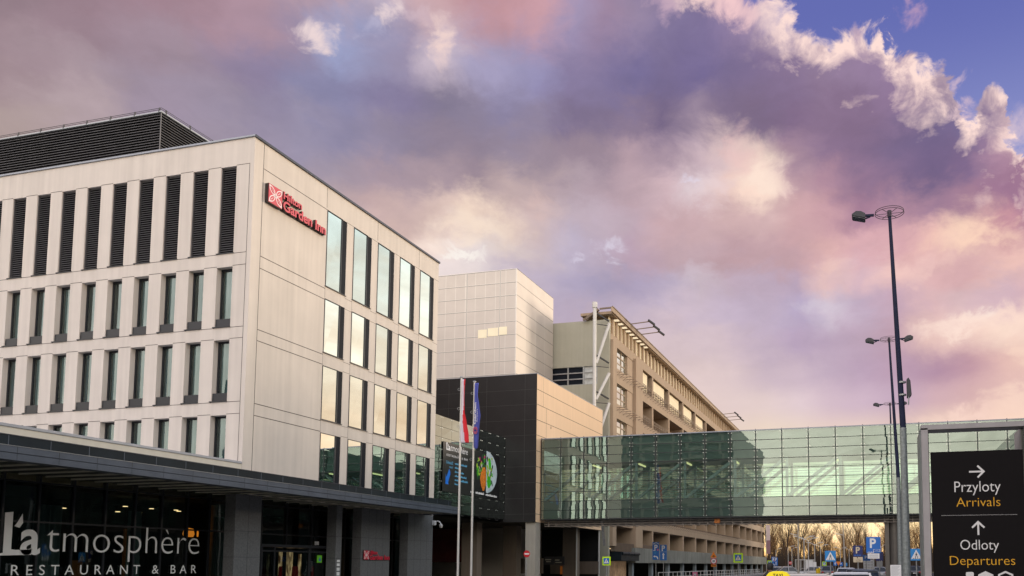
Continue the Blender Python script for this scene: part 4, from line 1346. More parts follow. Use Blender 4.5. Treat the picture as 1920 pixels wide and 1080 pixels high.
# ---------------------------------------------------------------- parking garage
GP, GY0, GY1, GZ = -24.6, 75.0, 188.0, 26.0
ga = thing('parking_garage', 'long sand coloured multi storey car park with a sage green end wall and rooftop lights', 'car park', (-36, 130, 0))
p = M()
p.box(-46, GP - 0.02, GY0, GY0 + 0.4, 21.0, 25.5, 0)
p.box(-46, GP - 0.02, GY0, GY0 + 0.4, 0, 19.2, 0)
p.box(GP - 1.2, GP - 0.02, GY0 + 0.001, GY0 + 0.4, 19.2, 21.0, 0)
p.build('end_wall', MT['sage'], ga)
wn_ = M()
for x0, x1, c_ in ((-31, -28.9, 1), (-28.8, -27.3, 2), (-27.2, -25.9, 3)):
    for z0 in (19.25, 19.85, 20.45):
        wn_.box(x0, x1, GY0 + 0.15, GY0 + 0.2, z0, z0 + 0.52, 1 if c_ < 3 else 2)
for z in (19.2, 19.78, 20.38, 20.97):
    wn_.box(-31.2, -25.8, GY0 + 0.05, GY0 + 0.14, z, z + 0.07, 0)
for x in (-31.1, -28.85, -27.25, -25.82):
    wn_.box(x - .06, x + .06, GY0 + 0.03, GY0 + 0.15, 19.2, 21.04, 0)
wn_.build('end_window', [MT['steel'], MT['blackpanel'], mat('pale_window_blind', (0.5, 0.52, 0.50), 0.4, var=0.2, scale=3)], ga, fix=False)
FL = 3.555
tops = [23.32 - FL * k for k in range(6)]           # window heads of each storey
py_ = [(75.42, 76.6), (83.3, 85.95)] + [(90.9 + 7.75 * k, 91.4 + 7.75 * k) for k in range(13)]
# solid bands (slab edges) between rows, and pillars
p = M()
zt_ = 24.25
for i, t_ in enumerate(tops):
    nxt = t_ - 2.45 if t_ - 2.45 > 3.6 else 3.6
    top = (tops[i - 1] - 2.45) if i else zt_
    p.box(GP - 2.6, GP, GY0 + 0.41, GY1, t_, top)
p.build('floor_band', MT['garage'], ga)
for (a, b_) in py_:
    p = M()
    wide = b_ - a > 1
    for i, t_ in enumerate(tops):
        if wide:
            break
        bot = max(t_ - 2.45, 3.55)
        p.box(GP - 2.5, GP - 0.003, a, b_, bot - 0.003, t_ + 0.003)
    if wide:
        p.box(GP - 2.5, GP + 0.28, a, b_, 3.55, tops[0] + 0.3)
    p.build('pillar', MT['garage'], ga, fix=False)
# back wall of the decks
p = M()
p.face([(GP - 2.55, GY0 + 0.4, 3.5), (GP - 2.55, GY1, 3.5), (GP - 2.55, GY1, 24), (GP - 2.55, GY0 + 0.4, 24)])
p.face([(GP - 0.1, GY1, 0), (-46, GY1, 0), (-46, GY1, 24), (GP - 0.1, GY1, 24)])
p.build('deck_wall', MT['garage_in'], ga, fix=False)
bays = []
allp = sorted(py_)
for (a0, a1), (b0, b1) in zip(allp[:-1], allp[1:]):
    bays.append((a1, b0))
bays.append((allp[-1][1], GY1))
for i, (a, b_) in enumerate(bays):
    for r_, t_ in enumerate(tops):
        if i == 0 and r_ < 5:
            # glazed stair windows
            f = M()
            zb = t_ - 2.05
            L_ = 4.5
            for k in range(4):
                yy = a + L_ * k / 3
                f.box(GP - 0.32, GP - 0.22, yy - 0.06, yy + 0.06, zb, t_)
            for k in range(4):
                zz = zb + (t_ - zb) * k / 3
                f.box(GP - 0.31, GP - 0.225, a, a + L_, zz - 0.05, zz + 0.05)
            f.box(GP - 0.4, GP - 0.05, a + L_ + 0.06, b_, t_ - 2.45, t_)
            f.box(GP - 0.4, GP - 0.05, a, a + L_ + 0.06, t_ - 2.45, zb)
            fo_ = f.build('stair_window', MT['garage'], ga, fix=False)
            g_ = M()
            for k in range(3):
                for l in range(3):
                    y0, y1 = a + L_ * k / 3, a + L_ * (k + 1) / 3
                    z0, z1 = zb + (t_ - zb) * l / 3, zb + (t_ - zb) * (l + 1) / 3
                    d = [rnd.uniform(-.02, .02) for _ in range(4)]
                    g_.face([(GP - .27 + d[0], y0, z0), (GP - .27 + d[1], y1, z0), (GP - .27 + d[2], y1, z1), (GP - .27 + d[3], y0, z1)])
            g_.build('pane', MT['g_mirror'], fo_, world=False, fix=False)
        elif i > 0:
            if r_ == 0 and 1 <= i <= 5:
                g_ = M()
                g_.box(GP - 0.32, GP - 0.28, a + 0.02, b_ - 1.2, t_ - 2.4, t_ - 0.12)
                g_.build('cream_blind', MT['blind'], ga)
            if r_ in (0, 1, 2, 3) and i < 12:
                f = M()
                zb = t_ - 2.45
                for zz in (0.95, 0.80, 0.12):
                    f.bar((GP - 0.1, a, zb + zz), (GP - 0.1, b_, zb + zz), 0.04)
                n_ = 7
                for k in range(n_):
                    yy = a + (b_ - a) * (k + 0.5) / n_
                    f.bar((GP - 0.1, yy, zb), (GP - 0.1, yy, zb + 0.95), 0.05)
                    if k < n_ - 1:
                        y2 = a + (b_ - a) * (k + 1.5) / n_
                        f.bar((GP - 0.1, yy + .18, zb + .3), (GP - 0.1, y2 - .18, zb + .3), 0.05)
                        f.bar((GP - 0.1, yy + .18, zb + .62), (GP - 0.1, y2 - .18, zb + .62), 0.05)
                f.build('railing', MT['railing'], ga, fix=False)
# thin sun-shade brackets at every storey, one run per storey
for r_, t_ in enumerate(tops[:5]):
    f = M()
    zz = t_ - 2.55
    y = 77.2
    while y < 150:
        f.bar((GP, y, zz), (GP + 0.85, y, zz + 0.0), 0.045)
        f.bar((GP, y + 0.02, zz - 0.35), (GP + 0.45, y + 0.02, zz - 0.02), 0.03)
        y += 1.15
    f.bar((GP + 0.85, 76.0, zz + 0.02), (GP + 0.85, 150, zz + 0.02), 0.025)
    f.build('sunshade_bracket', MT['railing'], ga, fix=False)
# clerestory under the roof: fins with pale recess
p = M()
p.box(GP - 0.3, GP - 0.25, GY0 + 0.5, GY1, 24.26, 25.95, 0)
p.build('clerestory_wall', MT['blind'], ga)
y = 76.2
while y < GY1:
    p = M()
    p.box(GP - 0.245, GP - 0.06, y, y + 0.42, 24.255, 25.965)
    p.build('clerestory_fin', MT['garage'], ga, fix=False)
    y += 1.32 if y < 84 else 1.55
MT['soffit_light'] = mat('lit_soffit_panel', (0.9, 0.85, 0.7), 0.5, var=0, emit=(1, 0.85, 0.6), estr=0.7)
for k in range(9):
    y = 76.75 + 1.32 * k
    p = M()
    p.box(GP - 0.2, GP + 0.3, y, y + 0.6, 25.93, 25.965)
    p.build('soffit_light', MT['soffit_light'], ga)
p = M()
p.box(-27.5, GP + 0.35, GY0 - 0.2, GY1 + 0.5, 25.97, 26.22, 0)
p.box(GP + 0.35, GP + 0.5, GY0 - 0.6, GY1 + 0.5, 26.05, 26.5, 0)
ro = p.build('roof_edge', MT['garage'], ga, fix=False)
p = M()
p.bar((GP + 0.5, GY0 - 0.6, 26.55), (GP + 0.5, GY1, 26.55), 0.10, 0.10)
p.bar((GP - 2.3, GY0 - 0.3, 25.6), (GP - 1.0, GY0 - 0.3, 26.45), 0.30, 0.22)
p.bar((GP - 2.6, GY0 - 0.3, 25.55), (GP - 2.0, GY0 - 0.3, 25.62), 0.2, 0.2)
p.bar((GP - 0.9, GY0 - 0.3, 26.5), (GP + 0.5, GY0 - 0.4, 26.5), 0.14, 0.14)
p.build('roof_gutter', MT['railing'], ro, world=False, fix=False)
# white lattice mast at the corner
p = M()
mx, my = GP - 0.95, GY0 - 1.6
p.tube((mx, my, 0), (mx, my, 26.2), 0.17, 14)
p.tube((mx, my, 26.2), (mx, my, 26.75), 0.24, 14)
ms = p.build('lattice_mast', MT['whitesteel'], ga)
p = M()
for z1, z0 in ((25.0, 20.9), (20.1, 17.4), (17.2, 13.2), (13.2, 9.3)):
    p.bar((mx + 1.05, my + 1.3, z1), (mx + 0.1, my + 0.2, z0), 0.22, 0.22)
p.build('brace', MT['whitesteel'], ms, world=False)
p = M()
for z in (25.2, 21.1, 17.6):
    p.bar((mx, my, z + 0.6), (mx + 1.0, my + 1.3, z), 0.13, 0.13)
    p.bar((mx, my, z - 0.55), (mx + 1.0, my + 1.3, z - 0.45), 0.06, 0.06)
p.build('bracket', MT['steeldark'], ms, world=False)
# rooftop flood lights on long arms
for grp in ((80.7, 82.7, 84.7), (134, 137, 140)):
    for y in grp:
        p = M()
        p.bar((GP - 0.5, y, 26.55), (GP + 2.55, y, 26.72), 0.085, 0.085)
        a_ = p.build('floodlight_arm', MT['railing'], ga)
        p = M()
        p.bar((GP + 2.35, y - 0.1, 26.85), (GP + 3.0, y + 0.1, 26.35), 0.42, 0.16)
        p.build('lamp_head', MT['steeldark'], a_, world=False, bevel=0.02)
# ground floor: metal band, openings, shop
p = M()
p.box(GP - 0.3, GP + 0.45, 82.5, GY1, 1.95, 3.5, 0)
y = 82.7
while y < GY1:
    p.box(GP + 0.45, GP + 0.475, y, y + 0.06, 1.97, 3.48, 0)
    y += 0.42
p.build('metal_band', mat('grey_corrugated_band', (0.22, 0.23, 0.21), 0.5, 0.2, var=0.4, scale=0.4, streak=0.5), ga, fix=False)
p = M()
p.box(GP - 0.2, GP + 0.9, 76.2, 82.4, 2.15, 2.98)
for k in range(3):
    p.tube((GP + 0.9, 76.4 + 2 * k, 2.85), (GP + 0.9, 78.3 + 2 * k, 2.85), 0.16, 10)
p.build('shop_awning', MT['zinc2'], ga, fix=False)
p = M()
y = 75.6
while y < 92:
    p.box(GP + 0.03, GP + 0.08, y, y + 0.10, 3.05 if y < 82.4 else 3.5, 3.9)
    y += 0.24
p.build('slatted_screen', MT['railing'], ga, fix=False)
MT['gpillar'] = mat('blue_grey_pillar', (0.20, 0.23, 0.25), 0.7, var=0.1)
for k in range(14):
    yy = 82.6 + 7.75 * k
    p = M()
    p.box(GP - 0.3, GP + 0.1, yy, yy + 0.6, 0, 1.95)
    p.build('ground_pillar', MT['gpillar'], ga, fix=False)
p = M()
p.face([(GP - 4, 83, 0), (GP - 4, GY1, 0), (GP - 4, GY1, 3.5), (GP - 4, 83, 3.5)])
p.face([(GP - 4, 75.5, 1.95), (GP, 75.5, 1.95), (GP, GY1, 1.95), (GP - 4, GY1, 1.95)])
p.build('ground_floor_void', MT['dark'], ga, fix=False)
p = M()
p.box(GP - 0.6, GP - 0.5, 75.6, 82.4, 0, 2.1)
p.build('shop_window', mat('lit_shop_display', (0.35, 0.22, 0.13), 0.6, var=0.9, scale=1.1, emit=(0.8, 0.5, 0.28), estr=0.10), ga)
p = M()
p.box(GP + 0.12, GP + 0.20, 118.9, 120.0, 2.0, 3.0, 0)
for z in (2.08, 2.55):
    for k in range(4):
        p.box(GP + 0.20, GP + 0.21, 119.0 + k * .25, 119.18 + k * .25, z, z + 0.36, 1)
p.build('small_dark_sign', [MT['anthracite'], MT['steel']], ga, fix=False)

# ---------------------------------------------------------------- glass footbridge
BY0, BY1, BZ0, BZ1 = 57.8, 61.9, 5.12, 11.24
br = thing('glass_footbridge', 'long enclosed footbridge of sea green glass panels crossing above the street', 'bridge', (-5, 60, 5.1))
bx = [-24.29, -22.75, -20.93, -19.10, -17.25, -15.4, -13.57, -11.75, -9.92, -8.10, -6.27, -4.44, -2.61, -0.78, 1.05, 2.88, 4.71, 6.54, 8.37, 10.2, 12.03, 13.86, 15.45]
bz = [5.12, 5.78, 6.46, 7.14, 7.82, 8.50, 9.18, 9.84, 10.50, 11.22]
for a, b_ in zip(bx[:-1], bx[1:]):
    p = M()
    for z0, z1 in zip(bz[:-1], bz[1:]):
        d = [rnd.uniform(-.002, .002) for _ in range(4)]
        p.face([(a + .03, BY0 + d[0], z0 + .016), (b_ - .03, BY0 + d[1], z0 + .016), (b_ - .03, BY0 + d[2], z1 - .016), (a + .03, BY0 + d[3], z1 - .016)])
    p.build('glass_panel', MT['g_bridge'], br, fix=False)
p = M()
for a in bx:
    p.box(a - 0.03, a + 0.03, BY0 - 0.015, BY0 + 0.02, 5.08, 11.28)
for z in bz:
    p.box(bx[0], bx[-1], BY0 - 0.008, BY0 + 0.02, z - 0.02, z + 0.02)
p.box(bx[0], bx[-1], BY0 - 0.02, BY0 + 0.1, 5.06, 5.10)
p.build('glazing_joint', MT['joint'], br, fix=False)
p = M()
for a in bx:
    for z in bz[:-1]:
        for s in (-1, 1):
            for zz in (z + 0.12, z + 0.55):
                p.box(a + s * 0.105 - .025, a + s * .105 + .025, BY0 - 0.035, BY0 - 0.008, zz - .022, zz + .022)
p.build('point_fixing', MT['fix'], br, fix=False)
p = M()
for a in bx:
    p.box(a - 0.03, a + 0.03, BY0 + 0.04, BY0 + 0.26, 5.1, 11.2)
p.build('glass_fin', MT['steel'], br, fix=False)
p = M()
p.box(bx[0], bx[-1], BY0 + 0.30, BY1, 9.30, 11.16, 0)           # roof void
p.box(bx[0], bx[-1], BY0 - 0.02, BY1, 11.17, 11.24, 1)          # roof sheet
p.build('roof', [MT['bridge_pale'], MT['cap']], br, fix=False)
p = M()
p.box(bx[0], bx[-1], BY0 + 0.30, BY1, 5.2, 6.48, 0)
p.build('floor', MT['bridge_floor'], br, fix=False)
p = M()
n_ = 0
a = bx[0]
while a < bx[-1]:
    e_ = min(a + 3.66, bx[-1])
    for yy in (BY1 - 0.12, BY0 + 0.5):
        p.box(a - 0.09, a + 0.09, yy - 0.08, yy + 0.08, 6.48, 9.3)
        if a < 2:
            p.bar((a, yy, 6.5), (e_, yy, 9.3), 0.20, 0.2)
        else:
            p.bar((a, yy, 9.3), (e_, yy, 6.5), 0.20, 0.2)
    a += 3.66
p.build('truss', MT['steel'], br, fix=False)
p = M()
z = 6.6
while z < 9.25:
    p.box(bx[0], bx[-1], BY1 + 0.05, BY1 + 0.11, z, z + 0.05)
    z += 0.19
p.build('far_slat', MT['whitesteel'], br, fix=False)
p = M()
p.face([(bx[0], BY1, 6.48), (bx[-1], BY1, 6.48), (bx[-1], BY1, 9.3), (bx[0], BY1, 9.3)])
p.build('far_glazing', MT['g_bridge'], br, fix=False)
for x in (-20.6, -17.0, -13.4, -9.8, -6.2, -2.6, 1.0):
    p = M()
    p.box(x - 0.06, x + 0.06, BY0 + 1.2, BY0 + 3.0, 9.18, 9.27)
    p.build('tube_lamp', MT['tubelamp'], br)
# pipes and lattice under the deck
p = M()
for yy, zz, r_ in ((58.3, 4.98, .05), (58.3, 4.78, .04), (58.3, 4.62, .035), (59.4, 4.9, .08), (60.6, 4.85, .08)):
    p.tube((bx[0] + 0.1, yy, zz), (bx[-1], yy, zz), r_, 8)
x = bx[0] + 0.4
while x < bx[-1]:
    p.bar((x, 58.3, 4.6), (x, 58.3, 5.1), 0.05)
    p.bar((x, 58.3, 4.62), (x + 0.45, 58.3, 5.05), 0.03)
    p.bar((x, 58.3, 4.68), (x, 61.5, 4.68), 0.04)
    x += 0.61
p.build('underdeck_services', MT['pipes'], br, fix=False)
p = M()
p.face([(bx[0], BY0 + 0.05, 5.11), (bx[-1], BY0 + 0.05, 5.11), (bx[-1], BY1, 5.11), (bx[0], BY1, 5.11)])
p.build('deck_underside', MT['steeldark'], br, fix=False)
p = M()
p.box(-11.15, -10.75, 58.15, 58.25, 4.70, 5.0)
p.build('orange_box', mat('orange_box', (0.55, 0.17, 0.02), 0.5), br)
p = M()
p.bar((-19.7, 58.5, 5.05), (-19.85, 59.6, 3.2), 0.2, 0.14)
p.build('strut', MT['steel'], br)
for x in (1.15, 12.0):
    p = M()
    p.tube((x + 0.05, 59.0, 0), (x + 0.05, 59.0, 5.12), 0.42, 24)
    p.box(x - 0.62, x - 0.34, 58.7, 59.3, 0, 5.12)
    p.build('pier', [mat('brown_grey_steel_%d' % int(x), (0.115, 0.105, 0.095), 0.35, 0.5, var=0.15)], br, smooth=False)

# ---------------------------------------------------------------- neighbours seen in the glass
tb = thing('offscreen_terminal', 'dark teal glass terminal out of view at the right-hand end of the footbridge, raised to cast shade', 'building', (30, 95, 0))
p = M()
p.box(15.5, 55, 62.5, 130, 0, 16.0)
p.box(15.5, 55, -60, 57.0, 0, 17.0)  # unseen block raised to darken reflections in the bridge and hotel glass
p.box(15.6, 54, 130.01, 205, 0, 20.0)  # taller unseen blocks added to shade the lower garage from the sun
p.box(15.6, 54, 112, 130, 16.0, 20.0)
p.build('wall', mat('teal_glass_wall', (0.035, 0.06, 0.06), 0.15, var=0.2, scale=0.3), tb)
p = M()
k = 62.6
while k <= 130:
    p.box(15.42, 15.5, k - .04, k + .04, 0, 16.0)
    k += 1.8
z = 0.7
while z < 16:
    p.box(15.44, 15.5, 62.5, 130, z - .02, z + .02)
    if z < 16:
        p.box(15.44, 15.5, -60, 57, z - .02, z + .02)
    z += 0.68
p.build('mullion', MT['joint'], tb, fix=False)
ob_ = thing('office_building', 'tall teal glass office block standing behind the pavement', 'building', (-50, -50, 0))
p = M()
p.box(-85, -25, -75, -32, 0, 27)
p.build('wall', mat('teal_office_glass', (0.10, 0.15, 0.165), 0.4, var=0.3, scale=0.15), ob_)
p = M()
k = -84.0
while k <= -25:
    p.box(k - .25, k + .25, -32, -31.8, 0, 27)
    k += 3.0
z = 3.0
while z < 27:
    p.box(-85, -25, -32, -31.7, z - .4, z + .4)
    z += 3.5
p.build('facade_grid', mat('grey_facade_grid', (0.24, 0.27, 0.27), 0.6, var=0.1), ob_, fix=False)

# ---------------------------------------------------------------- flagpoles and flags
MT['pole'] = mat('pale_flagpole', (0.62, 0.60, 0.56), 0.35, 0.3, var=0.05)
MT['flagwhite'] = mat('flag_white', (0.72, 0.66, 0.72), 0.8, var=0.05)
MT['flagred'] = mat('flag_red', (0.66, 0.02, 0.03), 0.8, var=0.08)
MT['flagblue'] = mat('flag_blue', (0.085, 0.105, 0.42), 0.8, var=0.10, scale=2)
MT['flagpink'] = mat('flag_pink_print', (0.62, 0.13, 0.22), 0.8, var=0.05)


def flagpole(x, y, h, label):
    t = thing('flagpole', label, 'flagpole', (x, y, 0), 0, 'flagpoles in front of the hotel')
    p = M()
    p.tube((0, 0, 0), (0, 0, h), 0.062, 14, 0.045)
    p.build('pole', MT['pole'], t, world=False, smooth=False)
    p = M()
    p.lathe([(0, 0.08), (0.07, 0.06), (0.09, 0.03), (0.09, 0.0), (0.04, -0.02)], (0, 0, h), 14)
    p.build('cap', MT['steel'], t, world=False)
    p = M()
    for z in (h - 0.6, h - 1.6, h - 2.5, h - 4.1):
        for k in range(8):
            a, b = 2 * math.pi * k / 8, 2 * math.pi * (k + 1) / 8
            p.bar((-0.11 + 0.07 * math.cos(a), -0.02, z + 0.07 * math.sin(a)), (-0.11 + 0.07 * math.cos(b), -0.02, z + 0.07 * math.sin(b)), 0.014)
    p.build('rope_ring', MT['steel'], t, world=False)
    return t


flagpole(-20.44, 38.0, 11.3, 'pale flagpole carrying the white and red flag, nearer the hotel')
flagpole(-20.32, 39.2, 11.33, 'pale flagpole carrying the blue flag')


def drape(outline, base, depth, f0, name, mats, pick, parent, z_fold=2.5):
    """hanging cloth: outline rows (z, left x, right x); folds push it towards and away from the viewer"""
    m = M()
    NX = 12
    grid = []
    for z, xl, xr in outline:
        row = []
        for i in range(NX + 1):
            s = i / NX
            x = xl + (xr - xl) * s
            y = depth * math.sin(s * 9.0 + f0 + z * z_fold * 0.3) * (0.35 + 0.65 * s)
            row.append((base[0] + x, base[1] + y, z))
        grid.append(row)
    for r_ in range(len(grid) - 1):
        for i in range(NX):
            m.face([grid[r_][i], grid[r_][i + 1], grid[r_ + 1][i + 1], grid[r_ + 1][i]], pick(r_ / (len(grid) - 1), i / NX))
    o = m.build(name, mats, parent, smooth=True)
    sd_ = o.modifiers.new('thick', 'SOLIDIFY')
    sd_.thickness = 0.012
    return o


def interp(tab, n):
    out = []
    for i in range(n):
        t = i / (n - 1)
        z = tab[0][0] + (tab[-1][0] - tab[0][0]) * t
        for a, b in zip(tab[:-1], tab[1:]):
            if a[0] >= z >= b[0]:
                f = (a[0] - z) / (a[0] - b[0])
                f = f * f * (3 - 2 * f) * 0.4 + f * 0.6
                out.append((z, a[1] + (b[1] - a[1]) * f, a[2] + (b[2] - a[2]) * f))
                break
    return out


t = thing('flag', 'white and red flag hanging limp from the flagpole nearer the hotel', 'flag', (-20.3, 38.0, 9.5))
tab = [(11.2, 0.03, 0.25), (10.17, 0.03, 0.22), (9.52, 0.02, 0.24), (8.95, 0.02, 0.36), (8.35, 0.02, 0.47), (7.91, 0.05, 0.49)]


def white_red(v, s):
    lim = 0.43 + 0.9 * v if v < 0.3 else 0.70 - 1.1 * (v - 0.3) if v < 0.65 else 0.31 + 0.6 * (v - 0.65)
    return 1 if s > lim else 0


drape(interp(tab, 44), (-20.41, 37.93), 0.05, 0.4, 'cloth', [MT['flagwhite'], MT['flagred']], white_red, t)
t = thing('flag', 'blue hotel flag with white lettering and pink emblem hanging limp from the farther flagpole', 'flag', (-20.2, 39.2, 9.5))
tab = [(11.25, 0.03, 0.24), (10.63, 0.02, 0.20), (10.0, 0.02, 0.32), (9.5, 0.03, 0.40), (8.97, 0.02, 0.34), (8.53, 0.02, 0.32), (7.88, 0.02, 0.28), (7.75, 0.1, 0.22)]
fl = drape(interp(tab, 40), (-20.28, 39.12), 0.04, 1.4, 'cloth', MT['flagblue'], lambda v, s: 0, t)
p = M()
text(p, 'Garden', (-20.28, 39.03, 0), (0, 0, 1), (-1, 0, 0), (0, -1, 0), (9.05, 10.2, -0.17, -0.05), 0.006, 0.02)
text(p, 'Airport', (-20.28, 39.03, 0), (0, 0, 1), (-1, 0, 0), (0, -1, 0), (9.15, 9.85, -0.27, -0.20), 0.006, 0.0)
p.build('lettering', MT['white'], t, fix=False)
p = M()
for cx, cz in ((-20.20, 8.82), (-20.08, 8.82), (-20.20, 8.62), (-20.08, 8.62)):
    s = 1 if (cx < -20.15) == (cz > 8.7) else -1
    for k in range(14):
        a0, a1 = 2 * math.pi * k / 14, 2 * math.pi * (k + 1) / 14
        f_ = lambda a: (cx + 0.034 * math.cos(a) + s * 0.03 * math.sin(a), 39.03, cz + 0.08 * math.sin(a))
        p.bar(f_(a0), f_(a1), 0.028)
p.build('emblem', MT['flagpink'], t, fix=False)

# ---------------------------------------------------------------- tall lighting masts
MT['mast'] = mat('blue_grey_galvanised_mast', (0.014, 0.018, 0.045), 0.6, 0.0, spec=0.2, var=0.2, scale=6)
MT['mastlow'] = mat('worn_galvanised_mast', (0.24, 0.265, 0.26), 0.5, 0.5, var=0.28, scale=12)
MT['lamp_glass'] = mat('floodlight_glass', (0.10, 0.11, 0.13), 0.1, var=0)
MT['ring'] = mat('dark_ring_tube', (0.05, 0.035, 0.05), 0.5, 0.3, var=0.1)


def head(p, sx):
    pass


def mast(x, y, h, label, heads, lean, box=False):
    t = thing('lighting_mast', label, 'lamp post', (x, y, 0), 0, 'tall lighting masts along the pavement')
    p = M()
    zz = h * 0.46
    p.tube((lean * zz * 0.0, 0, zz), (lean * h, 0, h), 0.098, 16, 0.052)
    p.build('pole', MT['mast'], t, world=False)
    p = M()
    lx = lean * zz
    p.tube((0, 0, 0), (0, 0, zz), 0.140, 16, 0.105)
    p.build('base_pole', MT['mastlow'], t, world=False)
    p = M()
    cx = lean * h
    for rr_, dz in ((0.46, 0.07), (0.47, 0.0)):
        for k in range(28):
            a, b = 2 * math.pi * k / 28, 2 * math.pi * (k + 1) / 28
            p.bar((cx + rr_ * math.cos(a), rr_ * math.sin(a), h + dz * (1 + 0.0)), (cx + rr_ * math.cos(b), rr_ * math.sin(b), h + dz), 0.015)
    for k in range(6):
        a = 2 * math.pi * k / 6
        p.bar((cx, 0, h), (cx + 0.46 * math.cos(a), 0.46 * math.sin(a), h), 0.013)
    p.tube((cx, 0, h - 0.12), (cx, 0, h + 0.10), 0.07, 12)
    p.build('ring', MT['ring'], t, world=False, fix=False)
    for s in heads:
        a = M()
        a.bar((cx + s * 0.5, 0, h), (cx + s * 0.85, 0, h + 0.02), 0.07, 0.07)
        a.bar((cx + s * 0.62, 0, h - 0.04), (cx + s * 0.9, 0, h - 0.12), 0.04, 0.04)
        ar = a.build('lamp_arm', MT['mast'], t, world=False)
        b = M()
        x0, x1 = cx + s * 0.78, cx + s * 1.22
        b.prism([(0, -0.12), (0.44, 0.0), (0.44, 0.07), (0.30, 0.16), (0.14, 0.14), (0, 0.05)], (x0, -0.2, h - 0.02), (s, 0, 0), (0, 0, 1), (0, 1, 0), 0.4, 0)
        lh = b.build('lamp_head', MT['steeldark'], t, world=False, bevel=0.02)
        b = M()
        b.prism([(0.02, -0.135), (0.42, -0.02), (0.42, -0.005), (0.02, -0.122)], (x0, -0.18, h - 0.02), (s, 0, 0), (0, 0, 1), (0, 1, 0), 0.36, 0)
        b.build('lamp_glass', MT['lamp_glass'], lh, world=False)
    if box:
        b = M()
        z0 = 7.15
        xx = lean * 0 + 0.16
        b.prism([(0, 0.0), (0.10, 0.02), (0.15, 0.1), (0.12, 0.55), (0.06, 0.66), (0, 0.6)], (xx - 0.02, -0.12, z0), (1, 0, 0), (0, 0, 1), (0, 1, 0), 0.24)
        b.build('control_box', MT['steeldark'], t, world=False, bevel=0.015)
        b = M()
        for z in (z0 + 0.08, z0 + 0.5):
            b.tube((0.0, 0, z), (0.0, 0, z + 0.05), 0.125, 14)
        b.tube((xx + 0.02, -0.1, z0 - 0.25), (xx + 0.04, -0.1, z0 + 0.03), 0.02, 8)
        b.build('strap', MT['steel'], t, world=False)
    return t


mast(0.905, 28.0, 13.42, 'nearest and tallest lighting mast with one floodlight and a dark control box on its pole', (-1,), -0.020, True)
mast(1.15, 45.0, 13.64, 'middle lighting mast with two floodlights rising in front of the footbridge', (-1, 1), -0.022)
mast(1.3, 64.0, 13.75, 'farthest lighting mast with two floodlights standing behind the footbridge', (-1, 1), -0.010)

# ---------------------------------------------------------------- arrivals and departures sign
MT['signblack'] = mat('black_sign_face', (0.0075, 0.006, 0.006), 0.65, var=0.06, spec=0.12)
MT['signwhite'] = mat('white_sign_print', (0.72, 0.70, 0.66), 0.6, var=0)
MT['signyellow'] = mat('amber_sign_print', (0.72, 0.36, 0.006), 0.6, var=0)
MT['frame'] = mat('pale_mauve_grey_steel', (0.38, 0.355, 0.34), 0.65, 0.15, var=0.10, scale=5)
t = thing('direction_sign', 'tall black airport direction sign with white and amber words in a galvanised portal frame', 'sign', (1.33, 12.0, 0))
p = M()
p.box(0.625, 0.715, 12.0, 12.85, 0, 3.60, 0)
p.box(1.952, 2.04, 12.0, 12.85, 0, 3.60, 0)
p.box(0.625, 2.04, 12.0, 12.3, 3.575, 3.645, 0)
p.build('frame', [MT['frame']], t, bevel=0.002)
p = M()
p.box(0.612, 0.622, 12.05, 12.86, 0, 3.59)
p.build('frame_cheek', MT['mastlow'], t)
p = M()
p.box(0.716, 0.724, 12.02, 12.2, 0, 3.57)
p.box(1.944, 1.951, 12.02, 12.2, 0, 3.57)
p.box(0.724, 1.944, 12.02, 12.2, 3.560, 3.574)
p.build('frame_lining', MT['anthracite'], t)
p = M()
p.box(0.745, 1.925, 12.0, 12.09, 0.35, 3.26)
p.build('panel', MT['signblack'], t, bevel=0.006)
o, u, v, nr = (0, 12.0, 0), (1, 0, 0), (0, 0, 1), (0, -1, 0)
p = M()
p.prism([(1.235, 2.985), (1.392, 2.985), (1.335, 3.045), (1.352, 3.062), (1.440, 2.973), (1.352, 2.884), (1.335, 2.901), (1.392, 2.961), (1.235, 2.961)], o, u, v, nr, 0.003)
p.prism([(1.318, 2.11), (1.342, 2.11), (1.342, 2.255), (1.400, 2.200), (1.417, 2.217), (1.330, 2.304), (1.243, 2.217), (1.260, 2.200), (1.318, 2.255)], o, u, v, nr, 0.003)
text(p, 'Przyloty', o, u, v, nr, (1.04, 1.63, 2.65, 2.842), 0.003, -0.006)
text(p, 'Odloty', o, u, v, nr, (1.095, 1.585, 1.868, 2.045), 0.003, -0.006)
for k in range(78):
    x = 0.865 + 0.955 * k / 77
    p.box(x - .0028, x + .0028, 11.9975, 12.0, 2.377, 2.383)
p.prism([(1.155, 1.50), (1.255, 1.50), (1.255, 1.60), (1.24, 1.61), (1.17, 1.61), (1.155, 1.60)], o, u, v, nr, 0.003)
p.prism([(1.31, 1.50), (1.50, 1.50), (1.50, 1.575), (1.405, 1.622), (1.31, 1.575)], o, u, v, nr, 0.003)
p.prism([(1.56, 1.50), (1.585, 1.50), (1.585, 1.565), (1.655, 1.598), (1.725, 1.565), (1.725, 1.50), (1.75, 1.50), (1.75, 1.58), (1.655, 1.625), (1.56, 1.58)], o, u, v, nr, 0.003)
p.build('white_lettering', MT['signwhite'], t, fix=False)
p = M()
text(p, 'Arrivals', o, u, v, nr, (1.06, 1.62, 2.497, 2.62), 0.003, -0.010)
text(p, 'Departures', o, u, v, nr, (0.955, 1.78, 1.665, 1.825), 0.003, -0.010)
p.build('amber_lettering', MT['signyellow'], t, fix=False)

